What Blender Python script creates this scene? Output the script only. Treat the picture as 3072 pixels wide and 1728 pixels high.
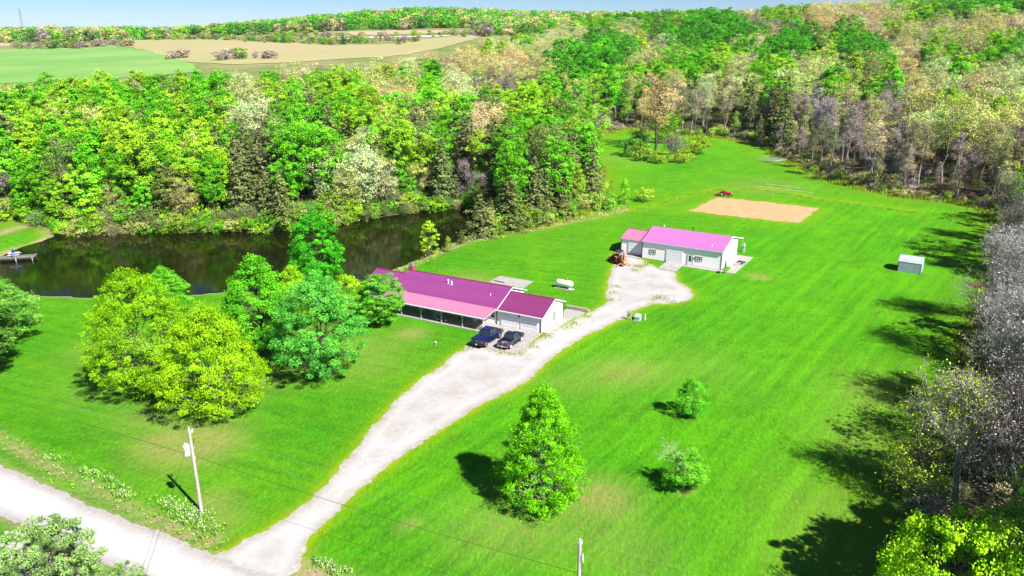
import bpy, bmesh, math, random
import numpy as np
from mathutils import Vector, Matrix, geometry

for o in list(bpy.data.objects):
    bpy.data.objects.remove(o)
sc = bpy.context.scene
COL = sc.collection

# ---------------------------------------------------------------- camera, sky, sun, exposure
CAM_H = 43.0
FPX = 2300.0
PITCH = math.atan((864 - 72) / FPX)
cam = bpy.data.cameras.new('camera')
cam.sensor_width = 36.0
cam.lens = FPX / 3072 * 36.0
cam.clip_start = 0.5
cam.clip_end = 12000
cam_o = bpy.data.objects.new('camera', cam)
cam_o.location = (0, 0, CAM_H)
cam_o.rotation_euler = (math.pi / 2 - PITCH, 0, 0)
COL.objects.link(cam_o)
sc.camera = cam_o

SUN_EL = math.radians(46.2)
SUN_AZ = math.atan2(0.657, -0.70)
world = bpy.data.worlds.new('World')
sc.world = world
world.use_nodes = True
wn = world.node_tree
wn.nodes.clear()
sky = wn.nodes.new('ShaderNodeTexSky')
sky.sky_type = 'NISHITA'
sky.sun_disc = False
sky.sun_elevation = SUN_EL
sky.sun_rotation = SUN_AZ
sky.altitude = 3000
sky.air_density = 1.0
sky.dust_density = 0.0
sky.ozone_density = 10.0
bg = wn.nodes.new('ShaderNodeBackground')
bg.inputs['Strength'].default_value = 0.05
wo = wn.nodes.new('ShaderNodeOutputWorld')
wn.links.new(sky.outputs[0], bg.inputs[0])
wn.links.new(bg.outputs[0], wo.inputs[0])

sun = bpy.data.lights.new('sun', 'SUN')
sun.energy = 5.0
sun.angle = math.radians(0.5)
sun.color = (1.0, 0.965, 0.90)
sun_o = bpy.data.objects.new('sun', sun)
sun_o.rotation_euler = Vector((0.657, -0.70, 1.0)).to_track_quat('Z', 'Y').to_euler()
sun_o.location = (60, -60, 120)
COL.objects.link(sun_o)

vs = sc.view_settings
vs.view_transform = 'Standard'
vs.look = 'None'
vs.gamma = 1.0
vs.use_curve_mapping = False
vs.exposure = 1.12
sc.cycles.max_bounces = 8
sc.cycles.diffuse_bounces = 2
sc.cycles.transmission_bounces = 4
sc.cycles.transparent_max_bounces = 6
sc.cycles.volume_bounces = 0

# ---------------------------------------------------------------- terrain
SP, CP = math.sin(PITCH), math.cos(PITCH)

def ground0(u, v, h=0.0):
    x = (u - 1536) / FPX
    y = -(v - 864) / FPX
    t = (CAM_H - h) / (SP - y * CP)
    return (x * t, t * (CP + y * SP))

def pxof(X, Y, Z):
    k = CAM_H - Z
    d = Y * CP + k * SP
    return 1536 + FPX * X / d, 864 - FPX * (Y * SP - k * CP) / d

AZ = np.radians(np.array([-60, -34, -22, -8, 6, 20, 34, 60.0]))
DD = np.array([0, 170, 200, 260, 300, 450, 600, 750, 900, 1150, 1400, 1800, 2500, 6000.0])
ZZ = np.array([
    [0, 0, 1, 3, 4, 9, 13, 15, 16, 18, 18, 14, 10, 0],
    [0, 0, 1, 3, 4, 9, 13, 15, 16, 19, 19, 16, 10, 0],
    [0, 0, 1, 4, 6, 11, 16, 19, 22, 24, 18, 12, 10, 0],
    [0, 0, 1, 4, 6, 11, 17, 21, 26, 35, 55, 50, 22, 0],
    [0, 0, 0, 1, 3, 11, 19, 25, 31, 38, 46, 40, 20, 0],
    [0, 0, 0, 0, 1.5, 14, 28, 36, 42, 46, 44, 38, 20, 0],
    [0, 0, 1, 2, 4, 20, 40, 48, 53, 54, 50, 40, 20, 0],
    [0, 0, 1, 3, 6, 20, 40, 48, 53, 54, 50, 40, 20, 0.0]])
_ga = np.linspace(AZ[0], AZ[-1], 160)
_gd = np.linspace(0, 6000, 1201)
_tmp = np.array([np.interp(_gd, DD, r) for r in ZZ])
_k = np.exp(-np.linspace(-2, 2, 15) ** 2); _k /= _k.sum()
_pad = np.pad(_tmp, ((0, 0), (7, 7)), mode='edge')
_tmp = np.array([np.convolve(r, _k, mode='valid') for r in _pad])
_tab = np.array([np.interp(_ga, AZ, _tmp[:, j]) for j in range(len(_gd))]).T
_k2 = np.exp(-np.linspace(-2, 2, 21) ** 2); _k2 /= _k2.sum()
_pad = np.pad(_tab, ((10, 10), (0, 0)), mode='edge')
_tab = np.array([np.convolve(_pad[:, j], _k2, mode='valid') for j in range(_tab.shape[1])]).T

def hills(x, y):
    x = np.asarray(x, float); y = np.asarray(y, float)
    d = np.hypot(x, y)
    a = np.arctan2(x, np.maximum(y, 1e-3))
    fa = np.clip((a - _ga[0]) / (_ga[1] - _ga[0]), 0, len(_ga) - 1.001)
    fd = np.clip(d / 5.0, 0, len(_gd) - 1.001)
    ia = fa.astype(int); idd = fd.astype(int)
    wa = fa - ia; wd = fd - idd
    z = (_tab[ia, idd] * (1 - wa) * (1 - wd) + _tab[ia + 1, idd] * wa * (1 - wd)
         + _tab[ia, idd + 1] * (1 - wa) * wd + _tab[ia + 1, idd + 1] * wa * wd)
    w = np.clip((d - 160) / 150, 0, 1)
    z = z + w * (0.9 * np.sin(x * 0.021 + 1.3) * np.sin(y * 0.017) + 0.5 * np.sin(x * 0.05) * np.cos(y * 0.043))
    z = np.where(y < 0, 0, z)
    return z

def sdf(px, py, poly):
    """signed distance to a closed polygon, negative inside"""
    px = np.asarray(px, float).ravel(); py = np.asarray(py, float).ravel()
    P = np.asarray(poly, float)
    Q = np.roll(P, -1, 0)
    best = np.full(px.shape, 1e18)
    inside = np.zeros(px.shape, bool)
    for (ax, ay), (bx, by) in zip(P, Q):
        ex, ey = bx - ax, by - ay
        wx, wy = px - ax, py - ay
        t = np.clip((wx * ex + wy * ey) / (ex * ex + ey * ey + 1e-12), 0, 1)
        best = np.minimum(best, (wx - t * ex) ** 2 + (wy - t * ey) ** 2)
        c = (ay > py) != (by > py)
        with np.errstate(divide='ignore', invalid='ignore'):
            xi = (bx - ax) * (py - ay) / (by - ay) + ax
        inside ^= c & (px < xi)
    d = np.sqrt(best)
    return np.where(inside, -d, d)

WATER_Z = -0.45
POND = [ground0(u, v, WATER_Z) for u, v in [
    (-420, 800), (-300, 790), (-60, 778), (0, 770), (60, 745), (110, 729), (150, 714), (210, 700), (300, 694), (430, 697), (600, 698), (760, 696), (900, 689),
    (1010, 674), (1100, 657), (1250, 637), (1330, 627), (1400, 622), (1450, 628), (1430, 665), (1395, 702), (1370, 722), (1290, 765), (1240, 788),
    (1130, 822), (1080, 846), (1000, 866), (900, 872), (690, 874), (560, 886), (420, 896), (310, 894), (100, 884), (20, 880), (-60, 900), (-300, 925), (-420, 900)]]

def terrain(x, y):
    x = np.asarray(x, float); y = np.asarray(y, float)
    shp = x.shape
    z = hills(x, y).ravel()
    xf, yf = x.ravel(), y.ravel()
    m = (xf > -200) & (xf < 30) & (yf > 80) & (yf < 210)
    if m.any():
        s = sdf(xf[m], yf[m], POND)
        t = np.clip(1 - s / 5.0, 0, 1); t = t * t * (3 - 2 * t)
        zz = np.where(s > 0, z[m] * (1 - t) + WATER_Z * t, WATER_Z + np.maximum(-2.2, s * 0.55))
        z[m] = zz
    return z.reshape(shp)

def tz(x, y):
    return float(terrain(np.array([x]), np.array([y]))[0])

def at(u, v, lift=0.0):
    """the point of the ground that the photograph shows at (u, v)"""
    x = (u - 1536) / FPX; y = -(v - 864) / FPX
    dx, dy, dz = x, CP + y * SP, -SP + y * CP
    t = np.concatenate([np.arange(30, 700, 0.5), np.arange(700, 3500, 4.0)])
    gz = hills(dx * t, dy * t) + lift
    rz = CAM_H + dz * t
    below = np.nonzero(rz < gz)[0]
    if len(below) == 0:
        t0 = 1800.0
    else:
        i = below[0]
        if i == 0:
            t0 = t[0]
        else:
            a0 = rz[i - 1] - gz[i - 1]; a1 = rz[i] - gz[i]
            t0 = t[i - 1] + (t[i] - t[i - 1]) * a0 / (a0 - a1)
    return float(dx * t0), float(dy * t0)

# ---------------------------------------------------------------- object helpers
def tag(o, label=None, cat=None, group=None, kind=None):
    if label: o['label'] = label
    if cat: o['category'] = cat
    if group: o['group'] = group
    if kind: o['kind'] = kind
    return o

def thing(name, label, cat, loc=(0, 0, 0), rz=0.0, group=None):
    o = bpy.data.objects.new(name, None)
    o.empty_display_size = 0.5
    COL.objects.link(o)
    o.location = loc
    o.rotation_euler = (0, 0, rz)
    return tag(o, label, cat, group)

def np_mesh(name, V, quads=None, tris=None, qm=None, tm=None, smooth=False, attrs=None):
    me = bpy.data.meshes.new(name)
    V = np.asarray(V, np.float32)
    nq = 0 if quads is None else len(quads)
    nt = 0 if tris is None else len(tris)
    me.vertices.add(len(V)); me.vertices.foreach_set('co', V.ravel())
    idx = []
    if nq: idx.append(np.asarray(quads, np.int32).ravel())
    if nt: idx.append(np.asarray(tris, np.int32).ravel())
    idx = np.concatenate(idx)
    me.loops.add(len(idx)); me.loops.foreach_set('vertex_index', idx)
    me.polygons.add(nq + nt)
    starts = np.concatenate([np.arange(nq) * 4, nq * 4 + np.arange(nt) * 3]).astype(np.int32)
    me.polygons.foreach_set('loop_start', starts)
    mi = np.zeros(nq + nt, np.int32)
    if qm is not None: mi[:nq] = qm
    if tm is not None: mi[nq:] = tm
    me.polygons.foreach_set('material_index', mi)
    me.polygons.foreach_set('use_smooth', np.full(nq + nt, smooth, bool))
    if attrs:
        for k, (dom, val) in attrs.items():
            a = me.attributes.new(k, 'FLOAT', dom)
            a.data.foreach_set('value', np.asarray(val, np.float32))
    me.update(calc_edges=True)
    return me

def link(name, me, parent=None, mats=(), loc=None, rz=None):
    for m in mats:
        me.materials.append(m)
    o = bpy.data.objects.new(name, me)
    COL.objects.link(o)
    if parent is not None: o.parent = parent
    if loc is not None: o.location = loc
    if rz is not None: o.rotation_euler = (0, 0, rz)
    return o

class MB:
    def __init__(self):
        self.v = []; self.f = []; self.m = []
    def add(self, V, F, m=0):
        n = len(self.v)
        self.v += [tuple(p) for p in V]
        self.f += [tuple(i + n for i in f) for f in F]
        self.m += [m] * len(F)
        return self
    def box(self, x0, x1, y0, y1, z0, z1, m=0, tf=None):
        V = [(x0, y0, z0), (x1, y0, z0), (x1, y1, z0), (x0, y1, z0), (x0, y0, z1), (x1, y0, z1), (x1, y1, z1), (x0, y1, z1)]
        if tf: V = [tf(*p) for p in V]
        return self.add(V, [(0, 3, 2, 1), (4, 5, 6, 7), (0, 1, 5, 4), (1, 2, 6, 5), (2, 3, 7, 6), (3, 0, 4, 7)], m)
    def beam(self, a, b, w, h, m=0, up=(0, 0, 1)):
        a = Vector(a); b = Vector(b); d = (b - a).normalized()
        u = Vector(up)
        if abs(d.dot(u)) > 0.98: u = Vector((1, 0, 0))
        s = d.cross(u).normalized(); t = s.cross(d)
        V = []
        for p in (a, b):
            for i, j in ((-1, -1), (1, -1), (1, 1), (-1, 1)):
                V.append(p + s * (i * w / 2) + t * (j * h / 2))
        return self.add(V, [(0, 1, 2, 3), (7, 6, 5, 4), (0, 4, 5, 1), (1, 5, 6, 2), (2, 6, 7, 3), (3, 7, 4, 0)], m)
    def tube(self, pts, rad, n=8, m=0, cap=True):
        pts = [Vector(p) for p in pts]
        if not hasattr(rad, '__len__'): rad = [rad] * len(pts)
        V = []; F = []
        for i, p in enumerate(pts):
            d = (pts[min(i + 1, len(pts) - 1)] - pts[max(i - 1, 0)])
            d = d.normalized() if d.length > 1e-9 else Vector((0, 0, 1))
            u = Vector((0, 0, 1)) if abs(d.z) < 0.9 else Vector((1, 0, 0))
            s = d.cross(u).normalized(); t = s.cross(d)
            for k in range(n):
                a = 2 * math.pi * k / n
                V.append(p + (s * math.cos(a) + t * math.sin(a)) * rad[i])
        for i in range(len(pts) - 1):
            for k in range(n):
                k2 = (k + 1) % n
                F.append((i * n + k, i * n + k2, (i + 1) * n + k2, (i + 1) * n + k))
        if cap:
            F.append(tuple(range(n - 1, -1, -1))); F.append(tuple((len(pts) - 1) * n + k for k in range(n)))
        return self.add(V, F, m)
    def ring(self, c, axis, R, r, n=16, k=6, m=0):
        """torus"""
        c = Vector(c); ax = Vector(axis).normalized()
        u = Vector((0, 0, 1)) if abs(ax.z) < 0.9 else Vector((1, 0, 0))
        s = ax.cross(u).normalized(); t = s.cross(ax)
        V = []; F = []
        for i in range(n):
            a = 2 * math.pi * i / n
            rd = s * math.cos(a) + t * math.sin(a)
            for j in range(k):
                b = 2 * math.pi * j / k
                V.append(c + rd * (R + r * math.cos(b)) + ax * (r * math.sin(b)))
        for i in range(n):
            for j in range(k):
                F.append((i * k + j, ((i + 1) % n) * k + j, ((i + 1) % n) * k + (j + 1) % k, i * k + (j + 1) % k))
        return self.add(V, F, m)
    def prism(self, poly, y0, y1, m=0, axis='y'):
        """polygon in (x, z) pushed along y (or (y, z) along x, or (x, y) along z)"""
        n = len(poly)
        def P(a, b, c):
            return {'y': (a, c, b), 'x': (c, a, b), 'z': (a, b, c)}[axis]
        V = [P(a, b, y0) for a, b in poly] + [P(a, b, y1) for a, b in poly]
        F = [tuple(range(n)), tuple(range(2 * n - 1, n - 1, -1))]
        F += [(i, (i + 1) % n, n + (i + 1) % n, n + i)[::-1] for i in range(n)]
        return self.add(V, F, m)
    def loft(self, secs, m=0, cap=True):
        """list of equal-length vertex rings"""
        n = len(secs[0]); V = [p for s in secs for p in s]; F = []
        for i in range(len(secs) - 1):
            for k in range(n):
                k2 = (k + 1) % n
                F.append((i * n + k, i * n + k2, (i + 1) * n + k2, (i + 1) * n + k))
        if cap:
            F.append(tuple(range(n - 1, -1, -1))); F.append(tuple((len(secs) - 1) * n + k for k in range(n)))
        return self.add(V, F, m)
    def mesh(self, name, smooth=False):
        me = bpy.data.meshes.new(name)
        me.from_pydata(self.v, [], self.f)
        me.polygons.foreach_set('material_index', self.m)
        if smooth: me.polygons.foreach_set('use_smooth', [True] * len(self.f))
        bm = bmesh.new(); bm.from_mesh(me)
        bmesh.ops.recalc_face_normals(bm, faces=bm.faces)
        bm.to_mesh(me); bm.free()
        me.update()
        return me
    def build(self, name, mats, parent=None, smooth=False, loc=None, rz=None, bevel=0):
        if not isinstance(mats, (list, tuple)): mats = [mats]
        me = self.mesh(name, smooth)
        if bevel:
            bm = bmesh.new(); bm.from_mesh(me)
            bmesh.ops.bevel(bm, geom=list(bm.edges), offset=bevel, segments=2, affect='EDGES')
            bm.to_mesh(me); bm.free()
        return link(name, me, parent, mats, loc, rz)

# ---------------------------------------------------------------- materials
def M(name, color, rough=0.65, metal=0.0, var=0.12, scale=3.0, bump=0.0, bscale=None, spec=0.4, coat=0.0, tint=None, stretch=None):
    m = bpy.data.materials.new(name); m.use_nodes = True
    nt = m.node_tree; N = nt.nodes; L = nt.links
    b = N['Principled BSDF']
    b.inputs['Roughness'].default_value = rough
    b.inputs['Metallic'].default_value = metal
    b.inputs['Specular IOR Level'].default_value = spec
    b.inputs['Coat Weight'].default_value = coat
    tc = N.new('ShaderNodeTexCoord'); mp = N.new('ShaderNodeMapping')
    L.new(tc.outputs['Object'], mp.inputs[0])
    if stretch: mp.inputs['Scale'].default_value = stretch
    no = N.new('ShaderNodeTexNoise'); no.inputs['Scale'].default_value = scale; no.inputs['Detail'].default_value = 6
    no.inputs['Roughness'].default_value = 0.65
    L.new(mp.outputs[0], no.inputs['Vector'])
    mr = N.new('ShaderNodeMapRange'); mr.inputs[1].default_value = 0.3; mr.inputs[2].default_value = 0.7
    L.new(no.outputs[0], mr.inputs[0])
    mx = N.new('ShaderNodeMix'); mx.data_type = 'RGBA'
    c = color
    t = tint or tuple(max(0, x * (1 - 2 * var)) for x in c)
    hi = tuple(min(1, x * (1 + var)) for x in c)
    mx.inputs[6].default_value = (*t, 1); mx.inputs[7].default_value = (*hi, 1)
    L.new(mr.outputs[0], mx.inputs[0])
    L.new(mx.outputs[2], b.inputs['Base Color'])
    if bump:
        n2 = N.new('ShaderNodeTexNoise'); n2.inputs['Scale'].default_value = bscale or scale * 6; n2.inputs['Detail'].default_value = 4
        L.new(mp.outputs[0], n2.inputs['Vector'])
        bp = N.new('ShaderNodeBump'); bp.inputs['Strength'].default_value = bump; bp.inputs['Distance'].default_value = 0.05
        L.new(n2.outputs[0], bp.inputs['Height']); L.new(bp.outputs[0], b.inputs['Normal'])
    return m

def nz(N, L, vec, scale, detail=5, rough=0.6, lo=0.35, hi=0.65, dist=0.0):
    n = N.new('ShaderNodeTexNoise'); n.inputs['Scale'].default_value = scale; n.inputs['Detail'].default_value = detail
    n.inputs['Roughness'].default_value = rough; n.inputs['Distortion'].default_value = dist
    L.new(vec, n.inputs['Vector'])
    r = N.new('ShaderNodeMapRange'); r.inputs[1].default_value = lo; r.inputs[2].default_value = hi
    L.new(n.outputs[0], r.inputs[0])
    return r.outputs[0]

def mixc(N, L, f, a, b):
    mx = N.new('ShaderNodeMix'); mx.data_type = 'RGBA'
    if isinstance(f, (int, float)): mx.inputs[0].default_value = f
    else: L.new(f, mx.inputs[0])
    for i, c in ((6, a), (7, b)):
        if isinstance(c, tuple): mx.inputs[i].default_value = (*c, 1)
        else: L.new(c, mx.inputs[i])
    return mx.outputs[2]

def mathn(N, L, op, a, b=None, c=None, clamp=False):
    n = N.new('ShaderNodeMath'); n.operation = op; n.use_clamp = clamp
    for i, x in enumerate((a, b, c)):
        if x is None: continue
        if isinstance(x, (int, float)): n.inputs[i].default_value = x
        else: L.new(x, n.inputs[i])
    return n.outputs[0]

# ---------------------------------------------------------------- plan of the place
def dirpt(u, d):
    k = (u - 1536) / FPX / 1.0576
    y = d / math.sqrt(1 + k * k)
    return (k * y, y)

EDGE_PX = [(-420, 690), (0, 664), (70, 660), (140, 686), (210, 693), (300, 690), (430, 692), (760, 690), (900, 684), (1010, 668), (1100, 650), (1250, 631),
           (1330, 620), (1400, 615), (1470, 632), (1440, 668), (1425, 700), (1500, 700), (1600, 682), (1700, 655), (1790, 622), (1812, 560),
           (1790, 500), (1760, 440), (1800, 405), (1880, 385), (2000, 402), (2120, 408), (2200, 420), (2300, 440), (2340, 470), (2400, 500), (2450, 525),
           (2560, 560), (2700, 590), (2900, 610), (2985, 650), (3010, 720), (3000, 800), (2960, 900), (2930, 1000), (2850, 1250), (2780, 1400),
           (2750, 1550), (2700, 1728), (2700, 2100)]
FOREST = [at(*p) for p in EDGE_PX] + [(70, 10), dirpt(3700, 300), dirpt(3700, 1000), dirpt(3072, 1000), dirpt(1900, 1000), dirpt(1700, 900), dirpt(1560, 650), dirpt(1400, 500),
                                      dirpt(1200, 400), dirpt(900, 345), dirpt(600, 325), dirpt(0, 325), dirpt(-500, 330)]
DRIVE_PX = [(640, 1668), (700, 1642), (732, 1624), (802, 1590), (870, 1540), (932, 1503), (960, 1470), (990, 1436), (1056, 1360), (1117, 1282), (1186, 1204), (1260, 1139),
            (1321, 1100), (1361, 1066), (1400, 1036), (1470, 1046), (1545, 1062), (1590, 1030), (1640, 1003), (1690, 976), (1733, 957), (1764, 939), (1795, 926), (1820, 908), (1818, 880), (1823, 850), (1829, 826),
            (1842, 790), (1845, 762), (1861, 766), (1926, 779), (1975, 806), (2010, 812), (2025, 816), (2029, 840), (2068, 866), (2083, 889), (2060, 903), (2015, 913), (1956, 912),
            (1900, 935), (1884, 950), (1850, 966), (1826, 975), (1733, 1021), (1646, 1080), (1624, 1108), (1578, 1146), (1542, 1169), (1455, 1208), (1338, 1282),
            (1217, 1360), (1150, 1410), (1074, 1473), (1040, 1510), (975, 1568), (932, 1616), (915, 1659), (893, 1707), (860, 1735), (760, 1740), (650, 1690)]
DRIVE = [ground0(*p) for p in DRIVE_PX]
_ra, _rb = ground0(0, 1391), ground0(477, 1598)
_rd = Vector((_rb[0] - _ra[0], _rb[1] - _ra[1])).normalized()
_rn = Vector((_rd.y, -_rd.x))
ROAD = []
for t in np.arange(-160, 190, 6.0):
    w = 0.25 * math.sin(t * 0.13) + 0.15 * math.sin(t * 0.41 + 1)
    ROAD.append((_ra[0] + _rd.x * t + _rn.x * w, _ra[1] + _rd.y * t + _rn.y * w))
for t in np.arange(189, -161, -6.0):
    w = 5.3 + 0.3 * math.sin(t * 0.11 + 2) + 0.15 * math.sin(t * 0.37)
    ROAD.append((_ra[0] + _rd.x * t + _rn.x * w, _ra[1] + _rd.y * t + _rn.y * w))
PLOT = [ground0(*p) for p in [(2150, 592), (2068, 633), (2200, 650), (2330, 664), (2396, 670), (2425, 650), (2454, 627), (2300, 607)]]
GRADEN = PLOT

# ---------------------------------------------------------------- ground
rng = np.random.default_rng(7)
sx = np.linspace(-1, 1, 641)
gx = 51.0 * np.sinh(5.0 * sx)
s0 = -0.42
sy = np.linspace(s0, 1, 561)
gy = np.concatenate([[-3000, -1600, -900, -500, -300, -200], 112 + 60.0 * np.sinh(5.19 * sy)])
X, Y = np.meshgrid(gx, gy)
Z = terrain(X, Y)
xf, yf = X.ravel(), Y.ravel()
dd = np.hypot(xf, yf)
near = (dd < 420) & (yf > -20)
def near_sdf(poly, far=99.0, reg=near):
    out = np.full(xf.shape, far)
    out[reg] = sdf(xf[reg], yf[reg], poly)
    return out
s_for = np.full(xf.shape, 60.0)
_reg = (dd < 1150) & (yf > -20)
s_for[_reg] = sdf(xf[_reg], yf[_reg], FOREST)
s_drv = near_sdf(DRIVE); s_road = near_sdf(ROAD); s_pond = near_sdf(POND); s_plot = near_sdf(PLOT)
def polyline_d(pts, reg=near):
    out = np.full(xf.shape, 99.0)
    px, py = xf[reg], yf[reg]
    best = np.full(px.shape, 1e9)
    for (ax, ay), (bx, by) in zip(pts[:-1], pts[1:]):
        ex, ey = bx - ax, by - ay
        t = np.clip(((px - ax) * ex + (py - ay) * ey) / (ex * ex + ey * ey), 0, 1)
        best = np.minimum(best, (px - ax - t * ex) ** 2 + (py - ay - t * ey) ** 2)
    out[reg] = np.sqrt(best)
    return out
ditch = polyline_d([ground0(*p) for p in [(-500, 1090), (-200, 1215), (0, 1310), (100, 1368), (220, 1430), (330, 1482), (400, 1520), (480, 1562), (560, 1596), (640, 1625)]])
ditch2 = polyline_d([ground0(*p) for p in [(900, 1700), (1000, 1745), (1200, 1830)]])
trail = polyline_d([ground0(*p) for p in [(1280, 768), (1400, 728), (1500, 704), (1600, 690), (1700, 670), (1800, 650), (1880, 630)]])
bank2 = polyline_d([at(*p) for p in [(0, 700), (40, 686), (90, 676), (140, 676), (165, 690)]])
weeds = polyline_d([ground0(*p) for p in [(1780, 655), (1900, 630), (2000, 605), (2080, 580), (2160, 565), (2270, 566), (2380, 580), (2440, 595), (2560, 612), (2750, 640)]])

def spots(lst):
    out = np.zeros(xf.shape)
    for u, v, r, a in lst:
        x0, y0 = ground0(u, v)
        out += a * np.exp(-(((xf - x0) ** 2 + (yf - y0) ** 2) / r ** 2))
    return np.clip(out, 0, 1)
dry = spots([(1235, 1000, 2.2, 1.0), (560, 1345, 4.5, .95), (480, 1330, 3, .6), (650, 1320, 3, .6), (2268, 828, 1.6, .9), (2290, 834, 1.2, .8), (700, 1150, 5, .45), (440, 1250, 4, .5), (650, 1230, 4, .4),
             (1450, 850, 4, .5), (1400, 835, 4, .45), (330, 1050, 6, .4), (1880, 1640, 5, .35), (1780, 1480, 3, .6), (1830, 1500, 3, .5), (1850, 1120, 5, .45), (1900, 1110, 4, .4), (1700, 1150, 4, .3),
             (1228, 1571, .9, .9), (2055, 1470, .8, 1.), (950, 1010, 6, .3), (1100, 1110, 5, .3), (2640, 1180, 6, .5), (2600, 1320, 6, .4), (2500, 1530, 6, .3), (2450, 1690, 5, .3), (2300, 560, 12, .4), (640, 1500, 2.2, .7), (670, 1560, 2.2, .6),
             (1120, 1040, 5, .35), (1850, 480, 10, .25), (1300, 930, 3, .3), (1600, 1560, 5, .35), (1450, 1600, 5, .3), (870, 1100, 6, .35), (300, 1170, 5, .3), (2100, 1100, 7, .22), (2000, 740, 5, .3)])
# signed distances kept per vertex, turned into colour zones by the ground material
fz = np.clip(0.5 - s_for / 8.0, 0, 1)
verge = np.exp(-np.maximum(s_drv, 0) / 0.7) * 0.95 + np.exp(-np.abs(s_for + 0.0) / 5.0) * 0.45 + np.exp(-np.maximum(s_plot, 0) / 2.2) * .55
verge = np.clip(verge + np.exp(-np.maximum(weeds - .5, 0) / 1.5) * .5, 0, 1)
soil = np.maximum.reduce([np.exp(-(ditch / 0.55) ** 2) * .9, np.exp(-(ditch2 / 1.0) ** 2) * .9, np.exp(-np.maximum(s_pond - 0.1, 0) ** 2 / 0.35), np.exp(-np.maximum(s_road, 0) / 0.35) * .7,
                          np.exp(-(trail / 0.75) ** 2) * .75, np.exp(-(bank2 / 1.6) ** 2) * .8])
mow = np.clip((s_for - 4) / 6, 0, 1) * (xf - 10 > (yf - 62) * 0.62 - 26) * (dd < 300)
mow2 = np.clip((s_for - 4) / 6, 0, 1) * (dd < 300) * (1 - (mow > 0))
meadow = np.clip((dd - 330) / 80, 0, 1) * (s_for > -5)
idx = np.arange(X.size).reshape(X.shape)
quads = np.stack([idx[:-1, :-1], idx[:-1, 1:], idx[1:, 1:], idx[1:, :-1]], -1).reshape(-1, 4)
Zr = Z.ravel().copy()
Zr -= np.exp(-(ditch / 1.2) ** 2) * 0.35 * (s_road > 0)
me = np_mesh('ground', np.stack([xf, yf, Zr], 1), quads, smooth=True, attrs={
    'forest': ('POINT', fz), 'verge': ('POINT', verge), 'soil': ('POINT', soil), 'dry': ('POINT', dry), 'mow': ('POINT', mow), 'mowb': ('POINT', mow2), 'meadow': ('POINT', meadow)})

gm = bpy.data.materials.new('grass_ground'); gm.use_nodes = True
nt = gm.node_tree; N = nt.nodes; L = nt.links
bs = N['Principled BSDF']; bs.inputs['Roughness'].default_value = 0.85; bs.inputs['Specular IOR Level'].default_value = 0.03
geo = N.new('ShaderNodeNewGeometry'); POS = geo.outputs['Position']
def attr(nm):
    a = N.new('ShaderNodeAttribute'); a.attribute_name = nm; return a.outputs['Fac']
big = nz(N, L, POS, 0.055, 4, .6, .36, .64)
mid = nz(N, L, POS, 0.33, 5, .65, .34, .66)
mps = N.new('ShaderNodeMapping'); mps.inputs['Scale'].default_value = (1.0, .45, 1); mps.inputs['Rotation'].default_value = (0, 0, math.radians(-30)); L.new(POS, mps.inputs[0])
fine = nz(N, L, mps.outputs[0], 2.2, 6, .75, .33, .67)
vfine = nz(N, L, POS, 9.0, 3, .7, .3, .7)
c1 = mixc(N, L, big, (.012, .28, .001), (.11, .40, .002))
c2 = mixc(N, L, mathn(N, L, 'MULTIPLY', mid, .8), c1, (.008, .165, .001))
c3 = mixc(N, L, mathn(N, L, 'MULTIPLY', mathn(N, L, 'SUBTRACT', fine, .1, clamp=True), .42), c2, (.005, .075, .001))
c3 = mixc(N, L, mathn(N, L, 'MULTIPLY', nz(N, L, POS, 1.1, 5, .8, .5, .74), .55), c3, (.004, .10, .001))
c3 = mixc(N, L, mathn(N, L, 'MULTIPLY', mathn(N, L, 'POWER', vfine, 2.0), .5), c3, (.20, .36, .04))
# mowing passes
def stripes(angle, wl, msk, amp, dist):
    mp = N.new('ShaderNodeMapping'); mp.inputs['Rotation'].default_value = (0, 0, -angle); L.new(POS, mp.inputs[0])
    wv = N.new('ShaderNodeTexWave'); wv.wave_type = 'BANDS'; wv.bands_direction = 'Y'; wv.wave_profile = 'SIN'
    wv.inputs['Scale'].default_value = 0.314159 / wl * 1.0; wv.inputs['Distortion'].default_value = dist; wv.inputs['Detail'].default_value = 3; wv.inputs['Detail Scale'].default_value = .25
    L.new(mp.outputs[0], wv.inputs['Vector'])
    mq = N.new('ShaderNodeMapping'); mq.inputs['Scale'].default_value = (.05, .75, 1); L.new(mp.outputs[0], mq.inputs[0])
    stn = nz(N, L, mq.outputs[0], 1.0, 4, .7, .42, .6)
    mixw = mathn(N, L, 'MULTIPLY', mathn(N, L, 'MULTIPLY_ADD', wv.outputs['Fac'], .35, .15), nz(N, L, POS, .06, 3, .6, .4, .6))
    return mathn(N, L, 'MULTIPLY', mathn(N, L, 'ADD', mixw, mathn(N, L, 'MULTIPLY', stn, .5)), mathn(N, L, 'MULTIPLY', attr(msk), amp), clamp=True)
c4 = mixc(N, L, stripes(math.radians(53), 2.6, 'mow', .85, 3.0), c3, (.10, .42, .004))
c4 = mixc(N, L, stripes(math.radians(-20), 2.2, 'mowb', .45, 7.0), c4, (.14, .42, .006))
# mottled turf at the scale of tufts
c4 = mixc(N, L, mathn(N, L, 'MULTIPLY', nz(N, L, mps.outputs[0], 2.6, 3, .7, .48, .66), .36), c4, (.006, .125, .001))
c4 = mixc(N, L, mathn(N, L, 'MULTIPLY', nz(N, L, mps.outputs[0], 3.4, 3, .7, .52, .70), .30), c4, (.30, .52, .06))
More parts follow.
